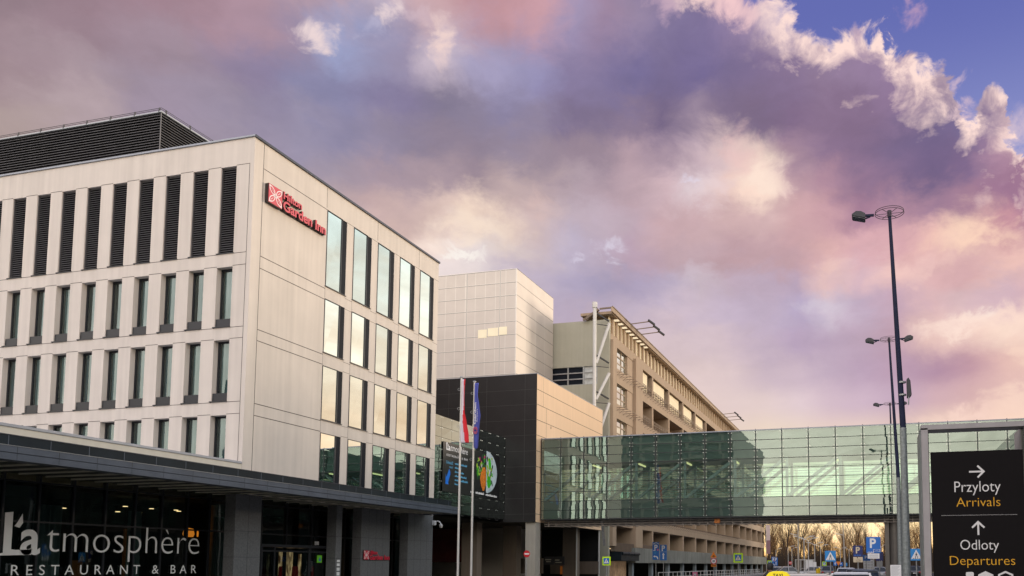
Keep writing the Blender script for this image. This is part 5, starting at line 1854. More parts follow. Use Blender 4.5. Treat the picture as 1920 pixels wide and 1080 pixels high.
# ---------------------------------------------------------------- road signs
SG = {
    'lime': mat('fluorescent_lime', (0.52, 0.80, 0.0), 0.5, var=0, emit=(0.6, 0.95, 0.0), estr=0.06),
    'blue': mat('sign_blue', (0.012, 0.14, 0.50), 0.45, var=0.04),
    'cyan': mat('sign_light_blue', (0.02, 0.24, 0.58), 0.45, var=0.04),
    'navy': mat('sign_navy', (0.012, 0.022, 0.13), 0.45, var=0.04),
    'white': mat('sign_white', (0.76, 0.76, 0.74), 0.5, var=0),
    'black': mat('sign_black', (0.012, 0.012, 0.012), 0.5, var=0),
    'red': mat('sign_red', (0.55, 0.012, 0.02), 0.45, var=0),
    'orange': mat('sign_orange', (0.72, 0.20, 0.01), 0.5, var=0),
    'cream': mat('sign_cream', (0.62, 0.52, 0.36), 0.5, var=0.05),
    'yellow': mat('sign_yellow', (0.75, 0.50, 0.01), 0.5, var=0),
    'pink': mat('sign_pink', (0.70, 0.15, 0.28), 0.5, var=0),
    'grey': mat('sign_back_grey', (0.22, 0.23, 0.24), 0.5, 0.3, var=0.05),
}
SO, SU, SV, SN = (0, 0, 0), (1, 0, 0), (0, 0, 1), (0, -1, 0)


def rect(m, x0, x1, z0, z1, y, t_=0.004, mi=0):
    m.box(x0, x1, y - t_, y, z0, z1, mi)


def walker(m, cx, cz, s, y, mi=0):
    """striding figure, height s, facing left"""
    q = lambda pts: m.prism([(cx + a * s, cz + b * s) for a, b in pts], (0, y, 0), SU, SV, SN, 0.004, mi)
    q([(0.07 * math.cos(a * 0.785) - 0.02, 0.44 + 0.07 * math.sin(a * 0.785)) for a in range(8)])
    q([(-0.07, 0.10), (0.06, 0.10), (0.08, 0.34), (-0.06, 0.34)])
    q([(-0.07, 0.12), (-0.24, -0.46), (-0.15, -0.48), (0.02, 0.12)])
    q([(-0.01, 0.12), (0.20, -0.46), (0.28, -0.44), (0.07, 0.12)])
    q([(-0.05, 0.33), (-0.24, 0.10), (-0.19, 0.06), (-0.02, 0.25)])
    q([(0.06, 0.33), (0.22, 0.12), (0.17, 0.08), (0.04, 0.25)])


def road_sign(px, py, Y, build, label, name='road_sign', cat='road sign', pole=True, group=None, rz=0.0, pz=None):
    c = at(px, py, Y)
    t = thing(name, label, cat, (c.x, c.y, 0), rz, group)
    if pole:
        p = M()
        p.tube((0, 0.06, 0), (0, 0.06, c.z + 0.1), 0.035, 10)
        p.build('post', MT['steel'], t, world=False)
    build(t, c.z)
    return t


def plate(t, w_, h_, z, mt, y=0.0, name='plate', dx=0.0, th=0.03):
    p = M()
    p.box(dx - w_ / 2, dx + w_ / 2, y, y + th, z - h_ / 2, z + h_ / 2)
    return p.build(name, SG[mt], t, world=False, bevel=min(w_, h_) * 0.03)


def crossing(lime, s):
    def f(t, z):
        if lime:
            plate(t, s, s, z, 'lime', 0.012, 'lime_backing')
            k = s * 0.68
        else:
            k = s
        plate(t, k, k, z, 'blue' if lime else 'cyan', -0.02, 'blue_plate')
        p = M()
        p.prism([(-k * .43, z - k * .36), (k * .43, z - k * .36), (0, z + k * .42)], (0, -0.02, 0), SU, SV, SN, 0.004)
        p.build('white_triangle', SG['white'], t, world=False)
        p = M()
        walker(p, 0, z - k * 0.06, k * 0.48, -0.025)
        for q_ in range(4):
            x = -k * .28 + q_ * k * 0.155
            p.prism([(x, z - k * .335), (x + k * .09, z - k * .335), (x + k * .10, z - k * .30), (x + k * 0.01, z - k * .30)], (0, -0.025, 0), SU, SV, SN, 0.004)
        p.build('walking_figure', SG['black'], t, world=False, fix=False)
    return f


road_sign(1137, 1052, 58.0, crossing(True, 0.64), 'lime bordered pedestrian crossing sign by the dark underpass columns, left of the blue parking signs')
road_sign(1384, 1046, 62.0, crossing(True, 0.72), 'lime bordered pedestrian crossing sign right of the speed limit sign, before the car park')
road_sign(1443, 1055.5, 130.0, crossing(True, 0.72), 'small distant lime bordered crossing sign at the far end of the car park')
road_sign(1545.5, 1057, 125.0, crossing(True, 0.62), 'small distant lime bordered crossing sign left of a blue crossing sign')
road_sign(1557, 1043, 55.0, crossing(False, 0.70), 'plain blue pedestrian crossing sign standing in front of the bare trees')
road_sign(1718, 1040, 50.0, crossing(False, 0.68), 'plain blue pedestrian crossing sign close beside the black direction sign')


def pletter(p, cx, z, h, y, mi=0):
    text(p, 'P', (0, y, 0), SU, SV, SN, (cx - h * 0.31, cx + h * 0.31, z - h / 2, z + h / 2), 0.004, 0.03, mi)


def park_left(t, z):
    plate(t, 0.54, 1.36, z, 'blue', 0, 'panel')
    p = M()
    pletter(p, 0.02, z + 0.27, 0.42, -0.001)
    p.prism([(-0.2, z + .50), (0.02, z + .62), (0.24, z + .50), (0.24, z + .56), (0.02, z + .67), (-0.2, z + .56)], (0, 0, 0), SU, SV, SN, 0.004)
    p.box(-0.22, -0.02, -0.004, 0, z + 0.01, z + 0.05)
    p.prism([(-0.2, z - .42), (-0.06, z - .34), (-0.06, z - .39), (.06, z - .39), (.17, z - .46), (.2, z - .58), (.2, z - .64), (.12, z - .64), (.12, z - .57), (.04, z - .46), (-.06, z - .45), (-.06, z - .50)], (0, 0, 0), SU, SV, SN, 0.004)
    p.build('white_symbols', SG['white'], t, world=False, fix=False)
    p = M()
    p.box(-0.17, 0.1, -0.004, 0, z - 0.10, z - 0.05)
    p.box(-0.1, 0.02, -0.004, 0, z - 0.22, z - 0.12)
    p.build('pale_blue_symbols', SG['cyan'], t, world=False)
    p = M()
    p.prism([(0.16 + .07 * math.cos(a * .524), z + .09 + .08 * math.sin(a * .524)) for a in range(12)], (0, -0.005, 0), SU, SV, SN, 0.004)
    p.build('red_dot', SG['pink'], t, world=False)


def park_right(t, z):
    plate(t, 0.54, 1.2, z, 'blue', 0, 'panel')
    p = M()
    pletter(p, 0.0, z + 0.33, 0.42, -0.001)
    p.prism([(-.05, z - .50), (.05, z - .50), (.05, z - .18), (.10, z - .18), (0, z + .0), (-.10, z - .18), (-.05, z - .18)], (0, 0, 0), SU, SV, SN, 0.004)
    p.box(-0.26, 0.26, -0.004, 0, z + 0.045, z + 0.055)
    p.build('white_symbols', SG['white'], t, world=False, fix=False)


road_sign(1229.5, 1033, 62.0, park_left, 'tall blue covered parking sign with a roof over its P and a left turn arrow')
road_sign(1243.8, 1036, 62.0, park_right, 'tall blue parking sign with a straight up arrow below its P')


def big_p(t, z):
    plate(t, 0.73, 0.85, z, 'blue', 0, 'panel')
    p = M()
    pletter(p, -0.02, z + 0.10, 0.5, -0.001)
    for a, b in (((0.0, -.22), (.32, -.22)), ((0, -.34), (.32, -.34)), ((0, -.22), (0, -.34)), ((.32, -.22), (.32, -.34)), ((0, -.22), (.32, -.34)), ((0, -.34), (.32, -.22))):
        p.bar((a[0], -.003, z + a[1]), (b[0], -.003, z + b[1]), 0.02, 0.006)
    for k in range(6):
        p.box(-0.3 + k * 0.055, -0.26 + k * 0.055, -0.004, 0, z - 0.40, z - 0.37 + 0.03 * (k % 2))
    p.build('white_symbols', SG['white'], t, world=False, fix=False)
    pl = plate(t, 0.60, 0.27, z - 0.575, 'white', 0, 'lower_plate')
    p = M()
    for r_ in range(2):
        for k in range(8):
            p.box(-0.2 + k * 0.055, -0.16 + k * 0.055, -0.003, 0, z - 0.54 - r_ * 0.1, z - 0.51 - r_ * 0.1)
    p.build('dark_print', SG['grey'], pl, world=False, fix=False)


road_sign(1637.5, 1022, 45.0, big_p, 'largest blue parking sign with a white lower plate, beside the footbridge pier')


def navy_p(t, z):
    plate(t, 0.53, 0.62, z, 'navy', 0, 'panel')
    p = M()
    pletter(p, 0.0, z + 0.06, 0.36, -0.001)
    p.build('cream_letter', SG['cream'], t, world=False, fix=False)
    p = M()
    for k in range(3):
        p.box(-0.2 + k * .13, -0.1 + k * .13, -0.004, 0, z - 0.25, z - 0.20)
    p.build('blue_print', SG['blue'], t, world=False)
    pl = plate(t, 0.52, 0.30, z - 0.475, 'cream', 0, 'lower_plate')
    p = M()
    for k in range(10):
        a0, a1 = R(150 + 24 * k), R(150 + 24 * (k + 1))
        p.bar((-0.0 + .085 * math.cos(a0), -.003, z - .52 + .085 * math.sin(a0)), (.085 * math.cos(a1), -.003, z - .52 + .085 * math.sin(a1)), 0.025, 0.006)
    p.bar((-0.02, -.003, z - 0.38), (0.0, -.003, z - 0.48), 0.04, 0.006)
    p.bar((0.0, -.003, z - 0.48), (0.10, -.003, z - 0.48), 0.035, 0.006)
    p.bar((0.10, -.003, z - 0.48), (0.15, -.003, z - 0.57), 0.035, 0.006)
    p.prism([(-0.03 + .03 * math.cos(a * .785), z - .355 + .03 * math.sin(a * .785)) for a in range(8)], (0, 0, 0), SU, SV, SN, 0.004)
    p.build('wheelchair_symbol', SG['black'], pl, world=False, fix=False)


road_sign(1608.5, 1033.5, 48.0, navy_p, 'dark navy parking sign over a cream wheelchair plate')


def small_p(w_, h_, mt='blue'):
    def f(t, z):
        plate(t, w_, h_, z, mt, 0, 'panel')
        p = M()
        pletter(p, -w_ * 0.05, z + 0.04, h_ * 0.5, -0.001)
        p.build('white_letter', SG['white'], t, world=False, fix=False)
    return f


road_sign(1624, 1046, 66.0, small_p(0.62, 0.46), 'small blue parking sign half hidden behind the largest blue parking sign')
road_sign(1586, 1058.5, 120.0, small_p(0.42, 0.45, 'cyan'), 'tiny light blue parking sign among the cars left of the navy parking sign')
road_sign(1450, 1052.5, 128.0, lambda t, z: (park_left(t, z)), 'distant blue covered parking sign beside the far lime crossing sign')
road_sign(1455, 1053, 128.0, lambda t, z: (park_right(t, z)), 'distant blue parking sign with arrow beside the far lime crossing sign')


def navy_plate(t, z):
    plate(t, 0.5, 0.62, z, 'navy', 0, 'panel')
    plate(t, 0.42, 0.42, z - 0.55, 'grey', 0, 'lower_plate')


road_sign(1649, 1043, 60.0, navy_plate, 'plain navy sign plate peeping out right of the largest blue parking sign')


def works(t, z):
    p = M()
    p.prism([(-0.31, z + 0.32), (0.31, z + 0.32), (0, z + 0.88)], (0, 0.02, 0), SU, SV, SN, 0.02)
    tr = p.build('orange_triangle', SG['orange'], t, world=False)
    p = M()
    p.prism([(-0.13, z + 0.42), (0.13, z + 0.42), (0.05, z + 0.52), (-0.05, z + 0.52)], (0, 0, 0), SU, SV, SN, 0.004)
    p.build('hump_symbol', SG['black'], tr, world=False)
    p = M()
    k = 20
    p.prism([(0.29 * math.cos(2 * math.pi * i / k), z + 0.29 * math.sin(2 * math.pi * i / k)) for i in range(k)], (0, 0.02, 0), SU, SV, SN, 0.02, 0)
    p.prism([(0.22 * math.cos(2 * math.pi * i / k), z + 0.22 * math.sin(2 * math.pi * i / k)) for i in range(k)], (0, 0, 0), SU, SV, SN, 0.004, 1)
    c_ = p.build('speed_disc', [SG['red'], SG['white']], t, world=False, fix=False)
    p = M()
    text(p, '20', (0, -0.005, 0), SU, SV, SN, (-0.13, 0.14, z - 0.11, z + 0.11), 0.004, 0.03)
    p.build('number', SG['black'], c_, world=False, fix=False)
    pl = plate(t, 0.5, 0.2, z - 0.42, 'orange', 0, 'lower_plate')
    p = M()
    for k in range(5):
        p.box(-0.18 + k * .075, -0.13 + k * .075, -0.004, 0, z - 0.46, z - 0.38)
    p.build('dark_print', SG['black'], pl, world=False)


road_sign(1338, 1052, 76.0, works, 'orange warning triangle above a red ringed 20 speed limit disc')


def no_entry(r_):
    def f(t, z):
        p = M()
        k = 22
        p.prism([(r_ * math.cos(2 * math.pi * i / k), z + r_ * math.sin(2 * math.pi * i / k)) for i in range(k)], (0, 0, 0), SU, SV, SN, 0.03, 0)
        p.box(-r_ * .72, r_ * .72, -0.036, -0.03, z - r_ * .2, z + r_ * .2, 1)
        p.build('disc', [SG['red'], SG['white']], t, world=False, fix=False)
    return f


road_sign(987.5, 1038.5, 55.5, no_entry(0.25), 'red no entry disc turned sideways against the pale concrete column', rz=R(48))
road_sign(1482, 1055.5, 140.0, no_entry(0.28), 'tiny distant red and white no entry disc below the bare trees')


def give_way(t, z):
    p = M()
    p.prism([(0, z - .3), (.33, z + .25), (-.33, z + .25)], (0, 0, 0), SU, SV, SN, 0.03)
    p.build('triangle', SG['orange'], t, world=False)


road_sign(1572, 1056.5, 110.0, give_way, 'small distant downward pointing orange triangle right of the blue crossing sign')


def blue_arrow(t, z):
    plate(t, 0.5, 0.55, z, 'blue', 0, 'panel')
    p = M()
    p.prism([(-.04, z - .2), (.04, z - .2), (.04, z + .03), (.13, z + .03), (0, z + .22), (-.13, z + .03), (-.04, z + .03)], (0, 0, 0), SU, SV, SN, 0.004)
    p.build('white_arrow', SG['white'], t, world=False)


road_sign(1566, 1057, 115.0, blue_arrow, 'tiny distant blue sign with a white up arrow next to the blue crossing sign')
road_sign(1577.5, 1058, 112.0, small_p(0.4, 0.5), 'tiny distant blue parking plate right of the orange triangle')


def m_sign(t, z):
    plate(t, 0.46, 0.5, z, 'pink', 0, 'panel')
    p = M()
    text(p, 'M', (0, -.001, 0), SU, SV, SN, (-.12, .12, z - .14, z + .16), 0.004, 0.03)
    p.build('letter', SG['white'], t, world=False, fix=False)


road_sign(1303, 1078, 72.0, m_sign, 'small pink sign with a white letter M by the car park railing')

# white boards
t = thing('information_board', 'white information board with a printed grid below the blue parking signs', 'board', tuple(at(1629, 1062, 70)[:2]) + (0,))
p = M()
p.box(-0.42, 0.42, 0, 0.06, 1.05, 2.15)
bd = p.build('board', SG['white'], t, world=False, bevel=0.01)
p = M()
for r_ in range(4):
    for k in range(3):
        p.box(-0.36 + k * .25, -0.16 + k * .25, -0.004, 0, 1.2 + r_ * .23, 1.36 + r_ * .23)
p.build('print', mat('faint_print', (0.6, 0.58, 0.55), 0.6, var=0.1), bd, world=False)
p = M()
for x in (-0.38, 0.38):
    p.tube((x, 0.1, 0), (x, 0.1, 1.9), 0.03, 8)
p.build('post', MT['steel'], t, world=False)
c = at(1679.5, 1066, 43.5)
t = thing('white_poster', 'white printed poster board strapped to the mast in front of the footbridge pier', 'poster', (c.x, c.y, 0))
p = M()
p.box(-0.26, 0.26, 0, 0.03, 1.05, 1.72)
p.box(-0.03, 0.03, 0.03, 0.08, 0.0, 1.7)
bd = p.build('board', SG['white'], t, world=False)
p = M()
for r_ in range(9):
    p.box(-0.21, 0.2 - 0.05 * (r_ % 3), -0.003, 0, 1.64 - r_ * .055, 1.65 - r_ * .055)
p.build('print', SG['grey'], bd, world=False)

# railing by the car park
t = thing('street_railing', 'low white railing between the road and the car park', 'railing', (-20.5, 90, 0))
p = M()
for z in (0.55, 1.0):
    p.bar((-20.5, 78, z), (-20.5, 150, z), 0.06)
y = 78
while y < 150.5:
    p.bar((-20.5, y, 0), (-20.5, y, 1.0), 0.06)
    y += 2.0
p.build('rail', MT['whitesteel'], t, fix=False)

# vertical banner at the far corner of the garage
c = at(1440.5, 1013, 184)
t = thing('vertical_banner', 'tall narrow white and mauve banner at the far corner of the car park', 'banner', (c.x, c.y, 0))
p = M()
p.box(-0.42, 0.42, 0, 0.04, 4.2, 7.2, 0)
p.box(-0.42, 0.42, 0, 0.04, 7.2, 10.6, 1)
p.build('cloth', [mat('mauve_banner', (0.34, 0.20, 0.22), 0.7, var=0.05), mat('pale_banner', (0.74, 0.60, 0.58), 0.7, var=0.05)], t, world=False)
p = M()
p.tube((-0.5, 0.05, 0), (-0.5, 0.05, 11), 0.06, 8)
p.build('pole', MT['steel'], t, world=False)

# ticket kiosk
c = at(1508, 1062, 130)
t = thing('ticket_kiosk', 'white framed open ticket kiosk among the parked cars', 'kiosk', (c.x, c.y, 0))
p = M()
for x in (-1.35, -0.55, 0.2, 1.35):
    p.box(x - .04, x + .04, 0, 0.08, 0, 2.5)
    p.box(x - .04, x + .04, 1.6, 1.68, 0, 2.5)
p.box(-1.4, 1.4, -0.05, 1.75, 2.5, 2.6)
p.box(-0.55, 0.2, 0.02, 0.06, 1.2, 1.26)
p.build('frame', MT['whitesteel'], t, world=False)
p = M()
p.box(0.26, 1.3, 0.0, 0.05, 0.4, 2.5)
p.build('white_panel', SG['white'], t, world=False)
p = M()
p.box(-0.9, -0.45, 0.4, 0.8, 0, 1.5)
p.build('ticket_machine', SG['black'], t, world=False, bevel=0.03)
c = at(1528, 1063, 128)
t = thing('white_panel_stand', 'small free standing white panel right of the ticket kiosk', 'panel', (c.x, c.y, 0))
p = M()
p.box(-0.22, 0.22, 0, 0.08, 0.3, 2.2)
p.box(-0.2, -0.12, 0.01, 0.07, 0, 0.3)
p.box(0.12, 0.2, 0.01, 0.07, 0, 0.3)
p.build('panel', SG['white'], t, world=False)
for px, Y, hh, lab in ((1532, 112, 1.25, 'short yellow bollard near the white panel stand'), (1577.5, 100, 1.3, 'short yellow bollard under the tiny blue plates'), (1536, 118, 1.35, 'short yellow bollard just right of another yellow bollard')):
    c = at(px, 1060, Y)
    t = thing('bollard', lab, 'bollard', (c.x, c.y, 0), 0, 'yellow bollards')
    p = M()
    p.lathe([(0.16, 0), (0.16, hh - .1), (0.10, hh), (0, hh)], n=12)
    p.build('post', SG['yellow'], t, world=False)

# ---------------------------------------------------------------- street lamps in the far car park
def lamp_proto(h, arms):
    t = thing('street_lamp', 'x', 'street lamp', (0, 0, 0), 0, 'slim street lamps in the far car park')
    p = M()
    p.tube((0, 0, 0), (0, 0, h), 0.07, 8, 0.045)
    p.build('pole', MT['whitesteel'], t, world=False)
    for s in arms:
        p = M()
        p.path([(0, 0, h - .1), (s * .35, 0, h + .15), (s * .7, 0, h + .3)], 0.035, 6)
        p.build('arm', MT['whitesteel'], t, world=False)
        p = M()
        p.prism([(0, 0), (0.75, 0.12), (0.75, 0.20), (0.1, 0.16)], (s * .6, -0.12, h + .22), (s, 0, 0), SV, (0, 1, 0), 0.24)
        p.build('lamp_head', MT['whitesteel'], t, world=False)
    return t


lp2 = lamp_proto(5.0, (-1, 1))
lp1 = lamp_proto(5.2, (1,))
lamps = [(1508, 106, 2, 'first double headed white lamp right of the tall pale pole'), (1516, 112, 2, 'double headed white lamp above the ticket kiosk panel'),
         (1528, 135, 2, 'double headed white lamp above the small white panel stand'), (1539, 150, 2, 'double headed white lamp left of the far lime crossing sign'),
         (1576, 172, 2, 'double headed white lamp above the orange triangle'), (1592.5, 178, 2, 'double headed white lamp left of the navy parking sign'),
         (1478, 168, 1, 'single headed lamp left of the tall pale pole, above the tiny no entry disc'), (1485, 180, 1, 'thin single headed lamp just left of the tall pale pole'),
         (1455, 190, 1, 'single headed lamp near the far corner of the car park'), (1653, 150, 2, 'double headed lamp left of the footbridge pier')]
u2 = u1 = 0
for px, Y, kind, lab in lamps:
    c = at(px, 1060, Y)
    src = lp2 if kind == 2 else lp1
    if kind == 2:
        o = src if not u2 else dup(src)
        u2 = 1
    else:
        o = src if not u1 else dup(src)
        u1 = 1
    o.location = (c.x, c.y, 0)
    o['label'] = lab
for px, px2, Y, h_, lab in ((1497, 1496, 88, 7.0, 'tall pale pole standing left of the ticket kiosk'), (1585, 1580, 95, 7.0, 'tall leaning pale pole left of the navy parking sign')):
    c, d = at(px, 1060, Y), at(px2, 975, Y)
    t = thing('tall_pole', lab, 'pole', (c.x, c.y, 0))
    p = M()
    p.tube((0, 0, 0), (d.x - c.x, 0, d.z), 0.13, 10, 0.05)
    p.build('shaft', mat('pale_pole_%d' % px, (0.42, 0.37, 0.30), 0.6, 0.1, var=0.15), t, world=False)
    p = M()
    p.bar((d.x - c.x, 0, d.z * 0.75), (d.x - c.x - 0.8, 0, d.z * 0.78), 0.06)
    p.build('bracket', MT['whitesteel'], t, world=False)

# ---------------------------------------------------------------- cars
CP = {}
def paintm(name, col):
    if name not in CP:
        CP[name] = mat('car_paint_' + name, col, 0.3, 0.1, var=0.03, coat=0.8)
    return CP[name]


MT['carglass'] = mat('car_glass', (0.012, 0.016, 0.018), 0.05, var=0)
MT['tyre'] = mat('tyre_rubber', (0.012, 0.012, 0.012), 0.85, var=0)
MT['rim'] = mat('alloy_rim', (0.35, 0.35, 0.36), 0.35, 0.7, var=0)
MT['tail'] = mat('tail_lamp', (0.35, 0.01, 0.01), 0.25, var=0)
MT['headl'] = mat('head_lamp', (0.6, 0.6, 0.6), 0.15, var=0)


def loft(m, secs, mi=0):
    """secs: list of rings (same count) -> skin with end caps"""
    n = len(secs[0])
    b = len(m.v)
    for s in secs:
        m.v += [tuple(q) for q in s]
    for i in range(len(secs) - 1):
        for k in range(n):
            k2 = (k + 1) % n
            m.f.append((b + i * n + k, b + i * n + k2, b + (i + 1) * n + k2, b + (i + 1) * n + k))
            m.m.append(mi)
    m.f.append(tuple(b + n - 1 - k for k in range(n)))
    m.f.append(tuple(b + (len(secs) - 1) * n + k for k in range(n)))
    m.m += [mi, mi]


def car(name, label, cat, loc, rz, paint, roof=1.46, L_=4.3, W_=1.78, tail=0.25, group='cars in the street and car park'):
    """rear of the car towards -Y at rotation 0"""
    t = thing(name, label, cat, loc, rz, group)
    h = L_ / 2
    belt = roof * 0.63
    m = M()
    prof = [(-h, 0.45, 0.80), (-h + .08, 0.30, belt - .06), (-h + .6, 0.24, belt), (-h + 1.4, 0.22, belt), (0.2, 0.22, belt - .01), (h - 1.15, 0.22, belt - .05), (h - .5, 0.24, belt - .16), (h - .1, 0.30, belt - .30), (h, 0.42, 0.62)]
    secs = []
    for i, (y, z0, z1) in enumerate(prof):
        wv = W_ / 2 * (0.90 if i in (0, len(prof) - 1) else 0.965 if i in (1, len(prof) - 2) else 1.0)
        zm = (z0 + z1) / 2
        secs.append([(-wv * .92, y, z0), (wv * .92, y, z0), (wv, y, z0 + .12), (wv, y, zm + .1), (wv * .93, y, z1), (-wv * .93, y, z1), (-wv, y, zm + .1), (-wv, y, z0 + .12)])
    loft(m, secs)
    bd = m.build('body', paint, t, world=False, smooth=False)
    bv = bd.modifiers.new('soft', 'BEVEL')
    bv.width = 0.05
    bv.segments = 3
    # glasshouse
    m = M()
    yb, yr0, yr1, yf = -h + 0.25, -h + tail + 0.75, h - 2.0, h - 1.25
    wb, wt = W_ / 2 * 0.92, W_ / 2 * 0.70
    lo, hi = belt - 0.05, roof - 0.05
    ring0 = [(-wb, yb, lo), (wb, yb, lo), (wb, yf, lo - .03), (-wb, yf, lo - .03)]
    ring1 = [(-wt, yr0, hi), (wt, yr0, hi), (wt, yr1, hi), (-wt, yr1, hi)]
    loft(m, [ring0, ring1])
    m.build('windows', MT['carglass'], t, world=False)
    m = M()
    r0 = [(-wt * 1.03, yr0 - .06, hi - .03), (wt * 1.03, yr0 - .06, hi - .03), (wt * 1.03, yr1 + .06, hi - .03), (-wt * 1.03, yr1 + .06, hi - .03)]
    r1 = [(-wt * .90, yr0 + .12, roof), (wt * .90, yr0 + .12, roof), (wt * .90, yr1 - .12, roof), (-wt * .90, yr1 - .12, roof)]
    loft(m, [r0, r1])
    for s in (-1, 1):
        for a, b in ((ring0[0 if s < 0 else 1], ring1[0 if s < 0 else 1]), (ring0[3 if s < 0 else 2], ring1[3 if s < 0 else 2])):
            m.bar(a, b, 0.07, 0.07)
        ym = (yb + yf) / 2
        m.bar((s * wb, ym, lo), (s * wt, (yr0 + yr1) / 2, hi), 0.07, 0.05)
    ro_ = m.build('roof', paint, t, world=False, bevel=0.02)
    for s in (-1, 1):
        m = M()
        m.box(s * W_ * .36 - .14, s * W_ * .36 + .14, -h - .015, -h + .12, 0.66, 0.86)
        m.build('tail_lamp', MT['tail'], t, world=False, bevel=0.02)
        m = M()
        m.box(s * W_ * .36 - .17, s * W_ * .36 + .17, h - .12, h + .01, 0.52, 0.66)
        m.build('headlight', MT['headl'], t, world=False, bevel=0.02)
        m = M()
        m.box(s * (wb + .02), s * (wb + .2), yf - .45, yf - .33, belt + .02, belt + .15)
        m.build('wing_mirror', paint, t, world=False, bevel=0.02)
        for yy in (-h + .8, h - .85):
            x = s * (W_ / 2 - .10)
            m = M()
            m.tube((x - .10, yy, .32), (x + .10, yy, .32), .32, 22)
            wh = m.build('wheel', MT['tyre'], t, world=False, bevel=0.02)
            m = M()
            m.tube((x + s * .09, yy, .32), (x + s * .108, yy, .32), .21, 18, mi=0)
            m.build('rim', MT['rim'], wh, world=False)
    m = M()
    m.box(-.26, .26, -h - .012, -h + .05, 0.58, 0.69)
    m.build('number_plate', SG['white'], t, world=False)
    return t


def car_at(name, label, cat, px, Y, paint, roof=1.46, rz=0.0, **k):
    c = at(px, 1060, Y)
    return car(name, label, cat, (c.x, c.y, 0), rz, paint, roof, **k)


Wt = paintm('white', (0.70, 0.68, 0.64))
Cr = paintm('cream', (0.66, 0.58, 0.48))
Bk = paintm('black', (0.014, 0.014, 0.016))
Gy = paintm('grey', (0.09, 0.09, 0.095))
Sv = paintm('silver', (0.36, 0.36, 0.36))
Yl = paintm('yellow', (0.75, 0.62, 0.01))
Bl = paintm('blue', (0.03, 0.06, 0.20))
tx = car_at('taxi', 'yellow taxi with a lit yellow roof sign, nearest vehicle at the bottom edge', 'taxi', 1461, 19.6, Yl, 1.42)
m = M()
m.prism([(-.27, 0), (.27, 0), (.26, .05), (.20, .115), (.10, .145), (-.10, .145), (-.20, .115), (-.26, .05)], (0, -0.30, 1.42), SU, SV, (0, 1, 0), 0.2)
rs = m.build('roof_sign', mat('yellow_roof_sign', (0.80, 0.66, 0.01), 0.5, var=0, emit=(0.9, 0.72, 0.02), estr=0.25), tx, world=False, bevel=0.012)
m = M()
text(m, 'TAXI', (0, -0.301, 1.42), SU, SV, SN, (-0.115, 0.115, 0.015, 0.085), 0.004, 0.02)
m.build('lettering', SG['black'], rs, world=False, fix=False)
car_at('car', 'cream car whose roof shows right of the yellow taxi', 'car', 1518, 26, Cr, 1.45)
car_at('car', 'white car nearest below the navy parking sign', 'car', 1597, 31, Wt, 1.46)
car_at('car', 'black car parked right of the white car below the navy parking sign', 'car', 1622, 46, Bk, 1.48)
car_at('car', 'dark grey car with a pale windscreen behind the white car below the navy parking sign', 'car', 1606, 62, Gy, 1.46)
car_at('car', 'white hatchback seen from behind with red lamps left of the dark grey car', 'car', 1587, 72, Wt, 1.50)
car_at('car', 'dark grey off-road car standing under the blue crossing sign', 'car', 1553, 118, Gy, 1.62)
car_at('car', 'black van-like car close behind the right-hand blue crossing sign', 'car', 1714, 122, Bk, 1.62)
car_at('car', 'white car behind the black car at the right-hand blue crossing sign', 'car', 1728, 150, Wt, 1.5)
for i, (px, Y, pm, lab) in enumerate(((1458, 120, Wt, 'white car parked under the far blue parking signs'), (1470, 140, Cr, 'cream car parked left of the tiny no entry disc'),
                                      (1483, 110, Sv, 'silver car parked left of the tall pale pole'), (1537, 160, Bl, 'dark blue car parked beyond the yellow bollards'),
                                      (1646, 110, Sv, 'silver car parked left of the footbridge pier'), (1521, 120, Sv, 'silver car parked in front of the ticket kiosk'), (1448, 165, Bk, 'black car parked at the far end of the car park'))):
    car_at('car', lab, 'car', px, Y, pm, 1.5, rz=R((0, 80, -70, 90, 10, 85, 0)[i]))

# ---------------------------------------------------------------- person at the kerb
c = at(1444, 1066, 27)
t = thing('person', 'person with dark hair and dark jacket standing behind the yellow taxi', 'person', (c.x, c.y, 0))
me = bpy.data.meshes.new('body')
J = [(0, 0, .95), (0, 0, 1.10), (0, 0.01, 1.28), (0, 0.01, 1.42), (0, 0, 1.50), (0, -.01, 1.56), (0, -.02, 1.64), (0, -.01, 1.70),
     (-.09, 0, .90), (-.10, -.01, .50), (-.10, .02, .09), (-.10, -.12, .04), (.09, 0, .90), (.11, .02, .50), (.11, .04, .09), (.11, -.10, .04),
     (-.18, .01, 1.40), (-.23, .02, 1.12), (-.22, -.06, .88), (-.22, -.09, .80), (.18, .01, 1.40), (.23, .02, 1.12), (.22, -.06, .88), (.22, -.09, .80)]
E_ = [(0, 1), (1, 2), (2, 3), (3, 4), (4, 5), (5, 6), (6, 7), (0, 8), (8, 9), (9, 10), (10, 11), (0, 12), (12, 13), (13, 14), (14, 15), (3, 16), (16, 17), (17, 18), (18, 19), (3, 20), (20, 21), (21, 22), (22, 23)]
RD = [.15, .14, .16, .12, .055, .075, .095, .07, .095, .065, .045, .04, .095, .065, .045, .04, .07, .05, .04, .035, .07, .05, .04, .035]
me.from_pydata(J, E_, [])
po_ = bpy.data.objects.new('body', me)
COL.objects.link(po_)
sk = po_.modifiers.new('skin', 'SKIN')
for i, r_ in enumerate(RD):
    me.skin_vertices[0].data[i].radius = (r_, r_ * (0.75 if i < 4 else 0.95))
me.skin_vertices[0].data[0].use_root = True
po_.modifiers.new('sub', 'SUBSURF').levels = 2
po_.modifiers['sub'].render_levels = 2
me.materials.append(mat('skin_tone', (0.45, 0.26, 0.18), 0.6, var=0.05))
po_.parent = t
m = M()
m.lathe([(0, 0.135), (.05, .13), (.095, .09), (.112, .02), (.108, -.06), (.09, -.11)], (0, 0.01, 1.66), 16)
